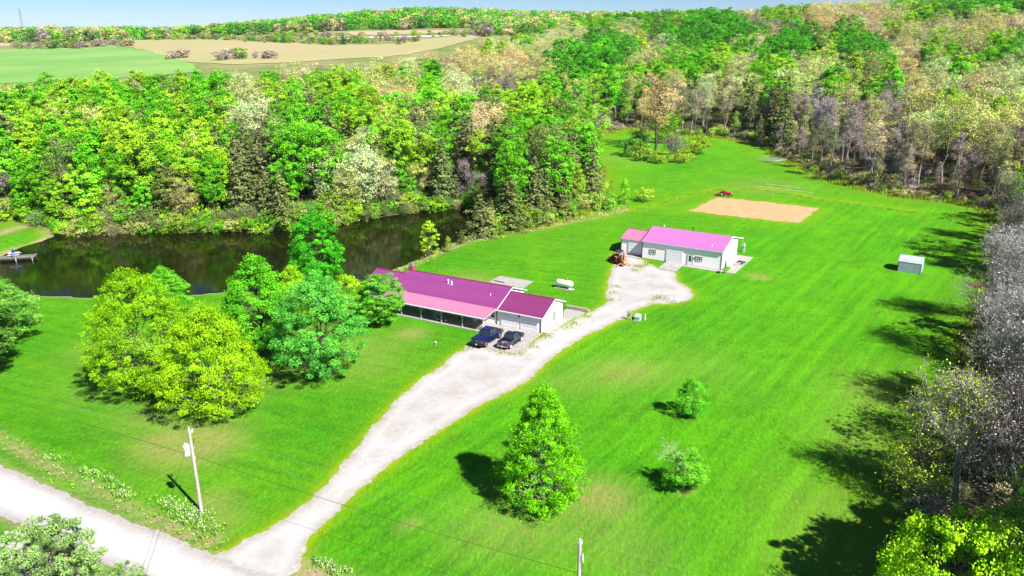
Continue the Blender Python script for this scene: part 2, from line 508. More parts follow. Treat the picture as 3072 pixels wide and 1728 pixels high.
# dry and yellow grass
c5 = mixc(N, L, mathn(N, L, 'MULTIPLY', attr('dry'), mathn(N, L, 'MULTIPLY_ADD', fine, 1.1, .15), clamp=True), c4, (.30, .28, .085))
spk = nz(N, L, POS, .9, 5, .8, .52, .72)
c5 = mixc(N, L, mathn(N, L, 'MULTIPLY', spk, .6), c5, (.15, .26, .02))
vg = mathn(N, L, 'MULTIPLY', attr('verge'), mathn(N, L, 'MULTIPLY_ADD', mid, .8, .35), clamp=True)
c6 = mixc(N, L, vg, c5, (.30, .38, .01))
sl = mathn(N, L, 'MULTIPLY', attr('soil'), mathn(N, L, 'MULTIPLY_ADD', mid, .7, .55), clamp=True)
c7 = mixc(N, L, sl, c6, mixc(N, L, fine, (.34, .21, .12), (.50, .36, .24)))
# meadow far away, forest floor
mead = mixc(N, L, nz(N, L, POS, .02, 5, .6), mixc(N, L, nz(N, L, POS, .15, 4), (.09, .17, .035), (.16, .22, .06)), (.28, .25, .12))
c8 = mixc(N, L, attr('meadow'), c7, mead)
ff = mathn(N, L, 'SUBTRACT', mathn(N, L, 'MULTIPLY', attr('forest'), 1.6), mathn(N, L, 'MULTIPLY', mid, .45), clamp=True)
flo = mixc(N, L, nz(N, L, POS, .5, 5, .7), (.085, .055, .035), (.17, .115, .08))
flo = mixc(N, L, nz(N, L, POS, .12, 4, .7, .45, .6), flo, (.04, .10, .012))
c9 = mixc(N, L, ff, c8, flo)
L.new(c9, bs.inputs['Base Color'])
bp = N.new('ShaderNodeBump'); bp.inputs['Strength'].default_value = .75; bp.inputs['Distance'].default_value = .20
hgt = mathn(N, L, 'MULTIPLY_ADD', fine, .8, mathn(N, L, 'MULTIPLY', vfine, .35))
L.new(hgt, bp.inputs['Height']); L.new(bp.outputs[0], bs.inputs['Normal'])
g_o = link('ground', me, None, [gm]); tag(g_o, kind='structure')

# ---------------------------------------------------------------- draped sheets: water, drive, road, plot, fields
def rough_outline(poly, step, amp, seed):
    r = random.Random(seed); out = []
    n = len(poly)
    ph = [r.uniform(0, 6.28) for _ in range(6)]
    acc = 0
    for i in range(n):
        a = Vector(poly[i]); b = Vector(poly[(i + 1) % n]); L_ = (b - a).length
        k = max(1, int(L_ / step)); nn = Vector((b.y - a.y, a.x - b.x)).normalized()
        for j in range(k):
            p = a.lerp(b, j / k); s = acc + L_ * j / k
            w = amp * (.5 * math.sin(s * .9 + ph[0]) + .4 * math.sin(s * 2.3 + ph[1]) + .35 * math.sin(s * 5.1 + ph[2]) + r.uniform(-.45, .45))
            out.append((p.x + nn.x * w, p.y + nn.y * w))
        acc += L_
    return out

def sheet(name, poly, mat, off=0.03, step=1.2, edge=0.5, amp=0.15, seed=1, zfix=None, relief=0.0, kind='structure'):
    out = rough_outline(poly, edge, amp, seed) if edge else list(poly)
    P = np.array(out); x0, y0 = P.min(0); x1, y1 = P.max(0)
    gx_, gy_ = np.meshgrid(np.arange(x0, x1, step), np.arange(y0, y1, step))
    r = np.random.default_rng(seed)
    px = gx_.ravel() + r.uniform(-.2, .2, gx_.size) * step; py = gy_.ravel() + r.uniform(-.2, .2, gx_.size) * step
    s = sdf(px, py, out)
    keep = s < -step * .5
    pts = [Vector(p) for p in out] + [Vector((a, b)) for a, b in zip(px[keep], py[keep])]
    n = len(out)
    res = geometry.delaunay_2d_cdt(pts, [], [list(range(n))], 1, 1e-5)
    V2 = np.array([(v.x, v.y) for v in res[0]])
    z = np.full(len(V2), zfix) if zfix is not None else terrain(V2[:, 0], V2[:, 1]) + off
    if relief:
        ss = sdf(V2[:, 0], V2[:, 1], out)
        z = z + np.where(ss < -.3, r.uniform(0, relief, len(z)), 0)
    tr = np.array([f for f in res[2] if len(f) == 3])
    ms = np_mesh(name, np.column_stack([V2, z]), None, tr, smooth=True, attrs={'inset': ('POINT', -sdf(V2[:, 0], V2[:, 1], out))})
    bm = bmesh.new(); bm.from_mesh(ms); bmesh.ops.recalc_face_normals(bm, faces=bm.faces)
    if bm.faces and sum(f.normal.z for f in bm.faces) < 0: bmesh.ops.reverse_faces(bm, faces=bm.faces)
    bm.to_mesh(ms); bm.free()
    return tag(link(name, ms, None, [mat]), kind=kind)

def posmat(name, build, rough=.85, bump=.4, bdist=.05, bscale=6, spec=.2):
    m = bpy.data.materials.new(name); m.use_nodes = True
    N = m.node_tree.nodes; L = m.node_tree.links; b = N['Principled BSDF']
    b.inputs['Roughness'].default_value = rough; b.inputs['Specular IOR Level'].default_value = spec
    g = N.new('ShaderNodeNewGeometry'); P_ = g.outputs['Position']
    L.new(build(N, L, P_), b.inputs['Base Color'])
    if bump:
        h = nz(N, L, P_, bscale, 6, .8, .2, .8)
        bp = N.new('ShaderNodeBump'); bp.inputs['Strength'].default_value = bump; bp.inputs['Distance'].default_value = bdist
        L.new(h, bp.inputs['Height']); L.new(bp.outputs[0], b.inputs['Normal'])
    return m

def gravel_col(N, L, P_):
    a = mixc(N, L, nz(N, L, P_, .25, 4, .6, .4, .66), (.385, .37, .375), (.31, .275, .235))
    a = mixc(N, L, mathn(N, L, 'MULTIPLY', nz(N, L, P_, 1.3, 6, .8, .42, .7), .55), a, (.46, .45, .455))
    a = mixc(N, L, mathn(N, L, 'MULTIPLY', nz(N, L, P_, 5.5, 4, .8, .55, .75), .6), a, (.20, .185, .175))
    at_ = N.new('ShaderNodeAttribute'); at_.attribute_name = 'inset'
    wob = mathn(N, L, 'MULTIPLY_ADD', nz(N, L, P_, .2, 3, .6, 0, 1), 1.2, mathn(N, L, 'SUBTRACT', at_.outputs['Fac'], 2.0))
    trk = mathn(N, L, 'SUBTRACT', 1.0, mathn(N, L, 'ABSOLUTE', wob), clamp=True)
    a = mixc(N, L, mathn(N, L, 'MULTIPLY', mathn(N, L, 'MULTIPLY', trk, nz(N, L, P_, .5, 4, .7, .3, .6)), .55), a, (.48, .475, .48))
    edg = N.new('ShaderNodeMapRange'); edg.inputs[1].default_value = .9; edg.inputs[2].default_value = 0.0; L.new(at_.outputs['Fac'], edg.inputs[0])
    a = mixc(N, L, mathn(N, L, 'MULTIPLY', edg.outputs[0], nz(N, L, P_, 1.2, 5, .8, .4, .6)), a, (.28, .26, .16))
    return mixc(N, L, mathn(N, L, 'MULTIPLY', nz(N, L, P_, .6, 5, .75, .62, .74), .6), a, (.26, .29, .12))
gravel = posmat('driveway_gravel', gravel_col)
def road_col(N, L, P_):
    at_ = N.new('ShaderNodeAttribute'); at_.attribute_name = 'inset'
    edg = N.new('ShaderNodeMapRange'); edg.inputs[1].default_value = 2.6; edg.inputs[2].default_value = .3; L.new(at_.outputs['Fac'], edg.inputs[0])
    a = mixc(N, L, nz(N, L, P_, .2, 4, .6, .4, .66), (.60, .59, .60), (.52, .51, .51))
    a = mixc(N, L, edg.outputs[0], a, mixc(N, L, nz(N, L, P_, 2.0, 5, .8, .35, .65), (.37, .34, .33), (.27, .25, .235)))
    return mixc(N, L, mathn(N, L, 'MULTIPLY', nz(N, L, P_, 4, 5, .8, .5, .8), .4), a, (.32, .30, .30))
roadm = posmat('road_limestone', road_col)
sheet('gravel_driveway', DRIVE, gravel, .035, 1.4, .28, .22, 3)
sheet('gravel_road', ROAD, roadm, .05, 1.6, .4, .18, 4)
def tilth(N, L, P_):
    a = mixc(N, L, nz(N, L, P_, .5, 5, .7), (.43, .27, .13), (.50, .34, .18))
    a = mixc(N, L, mathn(N, L, 'MULTIPLY', nz(N, L, P_, 1.7, 5, .8, .56, .66), .8), a, (.20, .11, .05))
    return a
sheet('tilled_garden_soil', PLOT, posmat('tilled_soil', tilth, bump=.8, bdist=.12, bscale=3), .04, .8, .35, .45, 5, relief=.10)
def greenf(N, L, P_):
    return mixc(N, L, nz(N, L, P_, .012, 5, .6), (.12, .29, .055), (.20, .34, .09))
def tanf(N, L, P_):
    wv = N.new('ShaderNodeTexWave'); wv.inputs['Scale'].default_value = .018; wv.inputs['Distortion'].default_value = 14; wv.inputs['Detail Scale'].default_value = .12
    wv.bands_direction = 'Y'; L.new(P_, wv.inputs['Vector'])
    a = mixc(N, L, nz(N, L, P_, .006, 4, .6), (.34, .29, .15), (.29, .31, .10))
    a = mixc(N, L, mathn(N, L, 'MULTIPLY', wv.outputs['Fac'], .35), a, (.40, .32, .2))
    return mixc(N, L, nz(N, L, P_, .01, 3, .6, .62, .75), a, (.52, .34, .22))
fm_g = posmat('green_field', greenf, bump=0); fm_t = posmat('crop_field', tanf, bump=0)
fm_b = posmat('stubble_field', lambda N, L, P_: mixc(N, L, nz(N, L, P_, .01, 4, .6), (.44, .33, .22), (.36, .30, .17)), bump=0)
def farpoly(px): return [at(*p) for p in px]
sheet('pasture_field', farpoly([(-420, 150), (0, 150), (130, 143), (260, 137), (345, 134), (410, 148), (480, 163), (560, 185), (600, 215), (300, 240), (0, 250), (-420, 260)]), fm_g, .22, 14, 8, 1.5, 6)
sheet('crop_field', farpoly([(348, 130), (395, 122), (466, 119), (683, 117), (800, 127), (932, 133), (1000, 136), (1136, 134), (1272, 119), (1446, 100), (1470, 104), (1400, 124), (1300, 150), (1150, 172), (1000, 180), (700, 195), (570, 188), (480, 165), (415, 148)]), fm_t, .3, 14, 8, 1.5, 8)
sheet('stubble_field', farpoly([(-300, 119), (0, 118), (165, 117), (172, 126), (90, 134), (0, 140), (-300, 142)]), fm_b, .25, 16, 10, 2, 9)
sheet('brown_field', farpoly([(1040, 96), (1200, 92), (1330, 91), (1470, 92), (1440, 99), (1250, 103), (1060, 106)]), fm_b, .4, 16, 10, 2, 10)
sheet('far_gravel_road', farpoly([(1010, 116), (1100, 112.5), (1220, 109.5), (1330, 107), (1450, 104), (1450, 105.5), (1330, 110), (1220, 113), (1100, 116), (1010, 119)]), posmat('far_road', lambda N, L, P_: mixc(N, L, .5, (.62, .60, .60), (.6, .58, .58)), bump=0), .55, 14, 10, .4, 11)

wm = bpy.data.materials.new('pond_water'); wm.use_nodes = True
N = wm.node_tree.nodes; L = wm.node_tree.links; b = N['Principled BSDF']
g = N.new('ShaderNodeNewGeometry')
L.new(mixc(N, L, nz(N, L, g.outputs['Position'], .05, 3, .5), (.004, .006, .001), (.010, .013, .001)), b.inputs['Base Color'])
b.inputs['Roughness'].default_value = .07; b.inputs['IOR'].default_value = 1.33; b.inputs['Specular IOR Level'].default_value = .38
h = nz(N, L, g.outputs['Position'], 1.6, 3, .6, .2, .8)
bp = N.new('ShaderNodeBump'); bp.inputs['Strength'].default_value = .10; bp.inputs['Distance'].default_value = .03
L.new(h, bp.inputs['Height']); L.new(bp.outputs[0], b.inputs['Normal'])
_c = np.mean(POND, 0)
_pw = [(p[0] + (p[0] - _c[0]) * .0, p[1]) for p in POND]
def grow(poly, d):
    n = len(poly); out = []
    area = sum(poly[i][0] * poly[(i + 1) % n][1] - poly[(i + 1) % n][0] * poly[i][1] for i in range(n))
    sg = 1 if area > 0 else -1
    for i in range(n):
        a, c = Vector(poly[i - 1]), Vector(poly[(i + 1) % n]); t = (c - a).normalized()
        out.append((poly[i][0] + t.y * d * sg, poly[i][1] - t.x * d * sg))
    return out
sheet('pond_water', grow(POND, .8), wm, 0, 8, 0, 0, 12, zfix=WATER_Z - .02)

# ---------------------------------------------------------------- vegetation
def leaf_material(name, instanced, transl=.08):
    m = bpy.data.materials.new(name); m.use_nodes = True
    N = m.node_tree.nodes; L = m.node_tree.links; N.clear()
    out = N.new('ShaderNodeOutputMaterial')
    if instanced:
        c = N.new('ShaderNodeAttribute'); c.attribute_type = 'INSTANCER'; c.attribute_name = 'leafcol'; col = c.outputs['Color']
    else:
        c = N.new('ShaderNodeObjectInfo'); col = c.outputs['Color']
    t = N.new('ShaderNodeAttribute'); t.attribute_name = 'tint'
    hv = N.new('ShaderNodeHueSaturation'); L.new(col, hv.inputs['Color'])
    L.new(mathn(N, L, 'MULTIPLY_ADD', t.outputs['Fac'], 1.25, .36), hv.inputs['Value'])  # wide value spread paints extra light and dark into the crowns
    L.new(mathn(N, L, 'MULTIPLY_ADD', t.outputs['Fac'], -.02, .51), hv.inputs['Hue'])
    d = N.new('ShaderNodeBsdfDiffuse'); tr = N.new('ShaderNodeBsdfTranslucent'); mx = N.new('ShaderNodeMixShader')
    L.new(hv.outputs[0], d.inputs[0]); L.new(hv.outputs[0], tr.inputs[0])
    mx.inputs[0].default_value = transl
    L.new(d.outputs[0], mx.inputs[1]); L.new(tr.outputs[0], mx.inputs[2])
    gl = N.new('ShaderNodeBsdfGlossy'); gl.inputs['Roughness'].default_value = .45; gl.inputs['Color'].default_value = (1, 1, 1, 1)
    m2 = N.new('ShaderNodeMixShader'); m2.inputs[0].default_value = .008
    L.new(mx.outputs[0], m2.inputs[1]); L.new(gl.outputs[0], m2.inputs[2])
    L.new(m2.outputs[0], out.inputs[0])
    return m
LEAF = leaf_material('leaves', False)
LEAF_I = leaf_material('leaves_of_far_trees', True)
BARK = M('bark', (.20, .165, .135), rough=.9, var=.3, scale=4, bump=.5, stretch=(1, 1, .25))
BARK_D = M('dark_bark', (.085, .068, .055), rough=.9, var=.3, scale=4, bump=.5, stretch=(1, 1, .25))
BARK_S = M('silver_bark', (.36, .33, .32), rough=.8, var=.2, scale=3)
BARK_P = M('pale_bark', (.27, .235, .21), rough=.85, var=.25, scale=3, bump=.4, stretch=(1, 1, .25))

def unit(v):
    return v / (np.linalg.norm(v, axis=-1, keepdims=True) + 1e-9)

def cards(pos, nrm, size, rng, aspect=.62):
    n = len(pos)
    r = unit(rng.normal(size=(n, 3)))
    t = unit(np.cross(nrm, r)); b = np.cross(nrm, t)
    s = np.asarray(size).reshape(-1, 1) * rng.uniform(.6, 1.35, (n, 1))
    V = np.stack([pos - t * s * .5, pos - b * s * aspect * .5 + nrm * s * .08, pos + t * s * .5, pos + b * s * aspect * .5 + nrm * s * .08], 1).reshape(-1, 3)
    return V, np.arange(n * 4).reshape(-1, 4)

def segs_mesh(S, n=3):
    """S: rows of (p0, p1, r0, r1) -> open tapered tubes"""
    S = np.asarray(S, float)
    p0, p1, r0, r1 = S[:, 0:3], S[:, 3:6], S[:, 6:7], S[:, 7:8]
    d = unit(p1 - p0)
    u = np.where(np.abs(d[:, 2:3]) < .9, np.array([[0, 0, 1.]]), np.array([[1., 0, 0]]))
    s = unit(np.cross(d, u)); t = np.cross(s, d)
    rings = []
    for p, r in ((p0, r0), (p1, r1)):
        for k in range(n):
            a = 2 * math.pi * k / n
            rings.append(p + (s * math.cos(a) + t * math.sin(a)) * r)
    V = np.stack(rings, 1)  # (m, 2n, 3)
    m = len(S)
    base = (np.arange(m) * 2 * n)[:, None]
    Q = []
    for k in range(n):
        k2 = (k + 1) % n
        Q.append(np.concatenate([base + k, base + k2, base + n + k2, base + n + k], 1))
    return V.reshape(-1, 3), np.stack(Q, 1).reshape(-1, 4)

def curve_segs(p0, p1, r0, r1, k, rng, sag=0.0, wob=.06):
    p0 = np.array(p0, float); p1 = np.array(p1, float)
    L_ = np.linalg.norm(p1 - p0); pts = []
    for i in range(k + 1):
        f = i / k
        p = p0 + (p1 - p0) * f
        p[2] += sag * L_ * math.sin(f * math.pi)
        if 0 < i < k: p = p + rng.normal(size=3) * wob * L_ / k
        pts.append(p)
    return [[*pts[i], *pts[i + 1], r0 + (r1 - r0) * i / k, r0 + (r1 - r0) * (i + 1) / k] for i in range(k)], pts

def broadleaf(H, R, base, n_cl, per, size, seed, shape='round', clump=.24, spread=1.0, limbs=26, tr=None, top_bias=.25, twigs=0):
    """returns (wood V,Q), (leaf V,Q,tint); the crown is many small clumps of leaf sprays on the ends of limbs"""
    rng = np.random.default_rng(seed)
    hb = H * base; hc = (H - hb)
    tr = tr or H * .018
    cl = []
    lob = rng.normal(size=(9, 3)); lob = unit(lob)
    lamp = rng.uniform(-.16, .20, 9)
    while len(cl) < n_cl:
        d = unit(rng.normal(size=3))
        rr = rng.uniform(.30, 1.0) ** .42
        bump = 1 + sum(a * max(0, float(d @ l)) ** 3 for a, l in zip(lamp, lob))
        z = d[2] * rr
        if shape == 'round': w = 1.0; zz = .5 + z * .5
        elif shape == 'cone':
            zz = .5 + z * .5; w = 1.15 * (1 - zz) ** .62 * (min(1, zz / .16) ** .5) + .08
        elif shape == 'tall':
            zz = .5 + z * .5; w = .95
        elif shape == 'ovate':
            zz = .5 + z * .5; w = 1.25 * (1 - zz) ** .42 * (min(1, (zz + .12) / .3) ** .5) + .06
        elif shape == 'vase':
            zz = .5 + z * .5; w = .65 + .45 * zz
        if shape == 'cone':
            aa = rng.uniform(0, 2 * math.pi); q = rng.uniform(.35, 1) ** .5
            x, y = math.cos(aa) * q * w * R, math.sin(aa) * q * w * R
            zz = rng.uniform(0.02, 1) ** 1.15
            w = (1.08 * (1 - zz) ** .6 * (min(1, zz / .14) ** .45) + .05)
            x, y = math.cos(aa) * q * w * R, math.sin(aa) * q * w * R
            p = np.array([x * bump, y * bump, hb + zz * hc * .97])
        else:
            p = np.array([d[0] * rr * R * w * bump, d[1] * rr * R * w * bump, hb + zz * hc * (1 if bump < 1 else .5 + .5 * bump)])
        p[2] = min(p[2], H)
        cl.append(p)
    cl = np.array(cl)
    ctr = np.array([0, 0, hb + hc * .42])
    rc = clump * R * rng.uniform(.45, 1.5, len(cl))
    k = np.repeat(np.arange(len(cl)), per)
    off = rng.normal(size=(len(k), 3)); off = unit(off) * rng.uniform(.25, 1, (len(k), 1)) ** .6
    off[:, 2] *= .62
    pos = cl[k] + off * rc[k][:, None] * spread
    outw = unit(cl[k] - ctr)
    nrm = unit(off * .5 + outw * .5 + np.array([0, 0, .35]) + rng.normal(size=off.shape) * .62)
    V, Q = cards(pos, nrm, np.full(len(pos), size), rng)
    ctint = rng.uniform(0, 1, len(cl))
    tint = np.clip(.5 + (ctint[k] - .5) * .55 + rng.normal(0, .17, len(k)) + off[:, 2] * .12, 0, 1)  # random tone, plus light painted onto each clump's upper leaves
    # wood
    S = []
    lean = rng.normal(size=2) * R * .05
    th = hb + hc * (.85 if shape in ('cone', 'tall') else .6)
    s_, tp = curve_segs((0, 0, -.3), (lean[0], lean[1], th), tr, tr * .25, 7, rng, wob=.10)
    S += s_
    tp = np.array(tp)
    for i in rng.choice(len(cl), min(limbs, len(cl)), replace=False):
        c = cl[i]
        zj = max(hb * .8, min(th * .96, c[2] - np.hypot(c[0], c[1]) * rng.uniform(.5, 1.0)))
        f = np.clip(zj / th, 0, 1)
        j = np.array([np.interp(zj, tp[:, 2], tp[:, q]) for q in (0, 1)] + [zj])
        rr = tr * (1 - f * .75) * .42
        s2, pt = curve_segs(j, c, rr, rr * .22, 4, rng, sag=.05, wob=.12)
        S += s2
        for q in range(twigs):
            a = pt[rng.integers(2, 5)]
            e = a + unit(c - j + rng.normal(size=3) * np.linalg.norm(c - j) * .5) * R * rng.uniform(.15, .3)
            S.append([*a, *e, rr * .25, .01])
    WV, WQ = segs_mesh(S, 6)
    return (WV, WQ), (V, Q, tint)

def bare(H, R, base, seed, levels=4, kids=(5, 5, 5, 4), tr=None, up=.45, buds=0, bud_size=.25, twig_r=.022, trunk_n=1, spread=.75, leafmask=None, budlen=1):
    """a leafless tree: recursive branches down to fine twigs, optional buds or blossom at the twig ends"""
    rng = np.random.default_rng(seed)
    tr = tr or H * .016
    S = []; tips = []
    def grow(p, d, length, r, lev):
        k = 4 if lev < 2 else (3 if lev < 3 else 2)
        pts = [p]; dd_ = d.copy()
        for i in range(k):
            dd_ = unit(dd_ + rng.normal(size=3) * (.10 if lev == 0 else .20) + np.array([0, 0, .06 if lev else .02]))
            pts.append(pts[-1] + dd_ * length / k)
        r1 = max(twig_r * .55, r * (.50 if lev else .38))
        for i in range(k):
            a = r + (r1 - r) * i / k; b_ = r + (r1 - r) * (i + 1) / k
            S.append([*pts[i], *pts[i + 1], a, b_])
        if lev == levels:
            tips.append(pts[-1]); tips.append(pts[-2] if rng.random() < .5 else (pts[-1] + pts[-2]) / 2)
            return
        n = kids[lev]
        for j in range(n):
            f = rng.uniform(base if lev == 0 else .25, 1.0) if j < n - 1 else 1.0
            q = f * k; i = min(int(q), k - 1)
            s = pts[i] + (pts[i + 1] - pts[i]) * (q - i)
            side = unit(np.cross(dd_, rng.normal(size=3)))
            nd = unit(dd_ * (up if j < n - 1 else 1.3) + side * spread + np.array([0, 0, .22]))
            ln = length * rng.uniform(.45, .72) * (1.0 if lev else R / H * 1.7 * (1.25 - .6 * f))
            grow(s, nd, ln, max(twig_r, r1 * 1.1 + (r - r1) * (1 - f) * .4) * .62, lev + 1)
    for t_ in range(trunk_n):
        a = rng.uniform(0, 6.28)
        d0 = unit(np.array([math.cos(a) * .22, math.sin(a) * .22, 1.0])) if trunk_n > 1 else unit(np.array([rng.normal() * .05, rng.normal() * .05, 1]))
        grow(np.array([math.cos(a) * .2 * (trunk_n > 1), math.sin(a) * .2 * (trunk_n > 1), -.3]), d0, H * .66, tr, 0)
    S = np.array(S)
    thick = S[:, 6] > .06
    V1, Q1 = segs_mesh(S[thick], 6)
    V2, Q2 = segs_mesh(S[~thick], 3)
    WV = np.concatenate([V1, V2]); WQ = np.concatenate([Q1, Q2 + len(V1)])
    lv = None
    if buds:
        T = np.array(tips)
        if leafmask is not None: T = T[leafmask(T)]
        if len(T):
            k = np.repeat(np.arange(len(T)), buds)
            pos = T[k] + rng.normal(size=(len(k), 3)) * bud_size * budlen
            nrm = unit(rng.normal(size=pos.shape) + np.array([.2, -.2, .7]))
            V, Q = cards(pos, nrm, np.full(len(pos), bud_size), rng)
            lv = (V, Q, np.clip(rng.normal(.5, .22, len(k)), 0, 1))
    return (WV, WQ), lv

def conifer(H, R, seed, size=.5, whorls=18, per=9, base=.08, droop=.15, dens=8):
    rng = np.random.default_rng(seed)
    S = [[0, 0, -.3, 0, 0, H * .97, H * .015, .02]]
    P = []; Nn = []; T = []
    for w in range(whorls):
        f = base + (1 - base) * (w + rng.uniform(-.3, .3)) / whorls
        f = min(max(f, base), .985)
        Lb = R * (1 - f) ** .72 * rng.uniform(.75, 1.15) + .25
        n = max(4, int(per * (1 - f * .45)))
        a0 = rng.uniform(0, 6.28)
        for j in range(n):
            a = a0 + j * 6.283 / n + rng.normal() * .25
            l = Lb * rng.uniform(.6, 1.15)
            d = np.array([math.cos(a), math.sin(a), 0])
            z0 = f * H
            e = np.array([d[0] * l, d[1] * l, z0 - droop * l + rng.normal() * .1])
            S.append([0, 0, z0, *e, .045, .015])
            ct = rng.uniform(0, 1)
            m = max(5, int(dens * l))
            ff = rng.uniform(.15, 1.05, m)
            side = np.array([-d[1], d[0], 0])
            p = np.array([0, 0, z0]) + (e - np.array([0, 0, z0])) * ff[:, None] + side * rng.normal(size=(m, 1)) * .22 * l * (1.1 - ff[:, None] * .6)
            p[:, 2] += rng.normal(size=m) * .12 - .05
            P.append(p); Nn.append(unit(np.array([0, 0, 1.0]) + d * .35 + rng.normal(size=(m, 3)) * .38)); T.append(np.clip(ct * .5 + rng.uniform(0, .5, m) , 0, 1))
    P = np.concatenate(P); Nn = np.concatenate(Nn); T = np.concatenate(T)
    V, Q = cards(P, Nn, np.full(len(P), size), rng, aspect=.42)
    return segs_mesh(S, 5), (V, Q, T)

def shrub(H, R, n_cl, per, size, seed, flat=.7):
    return broadleaf(H, R, .02, n_cl, per, size, seed, clump=.34, limbs=14, tr=.05)

class Kind:
    """one grown tree, as two meshes for single trees and one joined mesh for the mass"""
    count = 0
    def __init__(self, wood, leaf, H, R):
        Kind.count += 1
        self.H, self.R = H, R
        self.wood = np_mesh('trunk_mesh', wood[0], wood[1], smooth=True)
        self.wd = wood; self.lf = leaf
        self.leaf = np_mesh('crown_mesh', leaf[0], leaf[1], attrs={'tint': ('FACE', leaf[2])}) if leaf else None
        self.with_mats = {}
    def wood_mesh(self, mat):
        if mat.name not in self.with_mats:
            m = self.wood if not self.with_mats else self.wood.copy()
            m.materials.clear(); m.materials.append(mat); self.with_mats[mat.name] = m
        return self.with_mats[mat.name]

def place_tree(kind, name, label, cat, x, y, s=1.0, sz=None, rz=0.0, col=(.1, .25, .01), bark=None, group=None, z=None, tilt=None, crown='crown'):
    t = thing(name, label, cat, (x, y, tz(x, y) - .05 if z is None else z), rz, group)
    t.scale = (s, s, sz or s)
    if tilt: t.rotation_euler = (tilt[0], tilt[1], rz)
    o = bpy.data.objects.new('trunk', kind.wood_mesh(bark or BARK)); COL.objects.link(o); o.parent = t
    if kind.leaf:
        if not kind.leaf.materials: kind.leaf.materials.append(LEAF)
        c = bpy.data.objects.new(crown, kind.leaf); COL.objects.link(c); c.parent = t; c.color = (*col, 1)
    return t

# grown once, copied many times
DENSE = [Kind(*broadleaf(20, 4.6, .16, 120, 84, .40, 11, clump=.21), 20, 4.6), Kind(*broadleaf(22, 4.9, .22, 125, 84, .40, 12, 'vase', clump=.21), 22, 4.9),
         Kind(*broadleaf(19, 4.0, .10, 115, 84, .38, 13, 'tall', clump=.22), 19, 4.0), Kind(*broadleaf(21, 5.4, .2, 140, 84, .42, 14, clump=.20), 21, 5.4),
         Kind(*broadleaf(17, 4.4, .08, 120, 84, .36, 15, 'cone', clump=.20), 17, 4.4)]
AIRY = [Kind(*broadleaf(20, 5.0, .30, 80, 46, .34, 21, spread=1.2, limbs=60, twigs=3), 20, 5.0), Kind(*broadleaf(21, 5.6, .34, 88, 46, .36, 22, 'vase', spread=1.2, limbs=60, twigs=3), 21, 5.6),
        Kind(*broadleaf(18, 4.3, .22, 80, 46, .34, 23, spread=1.25, limbs=50, twigs=3), 18, 4.3)]
TALLGAP = [Kind(*broadleaf(23, 4.6, .32, 60, 85, .50, 31, 'tall', clump=.30, limbs=40), 23, 4.6), Kind(*broadleaf(22, 5.2, .28, 60, 90, .50, 32, 'vase', clump=.30, limbs=40), 22, 5.2)]
BARE = [Kind(*bare(20, 5.0, .35, 41, 4, (9, 6, 5, 5), buds=1, bud_size=.22, twig_r=.03), 20, 5.0), Kind(*bare(21, 5.5, .30, 42, 4, (9, 6, 5, 5), buds=1, bud_size=.22, twig_r=.03), 21, 5.5),
        Kind(*bare(18, 4.6, .25, 43, 4, (8, 6, 5, 5), buds=1, bud_size=.2, twig_r=.03), 18, 4.6)]
BARE_T = [Kind(*bare(21, 3.6, .45, 44, 4, (8, 5, 5, 4), buds=2, bud_size=.24, twig_r=.035, tr=.26), 21, 3.6), Kind(*bare(20, 3.2, .5, 45, 4, (8, 5, 5, 4), buds=1, bud_size=.22, twig_r=.035, tr=.24), 20, 3.2)]
AIRY_T = [Kind(*broadleaf(21, 4.2, .50, 55, 36, .34, 24, 'vase', spread=1.25, limbs=50, twigs=3, tr=.28), 21, 4.2)]
PINE = [Kind(*conifer(17, 4.6, 51, .75, 20, 9, .18, .12, 9), 17, 4.6), Kind(*conifer(14, 3.8, 52, .65, 18, 9, .05, .18, 10), 14, 3.8), Kind(*conifer(9, 3.2, 53, .55, 13, 10, .02, .12, 11), 9, 3.2)]
SHRUB = [Kind(*shrub(4.2, 2.8, 34, 40, .36, 61), 4.2, 2.8), Kind(*shrub(3.2, 2.4, 28, 40, .34, 62), 3.2, 2.4), Kind(*shrub(6.0, 2.6, 40, 40, .36, 63), 6.0, 2.6)]
BUSHB = [Kind(*bare(4.5, 2.8, .1, 71, 3, (8, 6, 5), buds=1, bud_size=.2, twig_r=.02, trunk_n=4, tr=.05), 4.5, 2.8)]

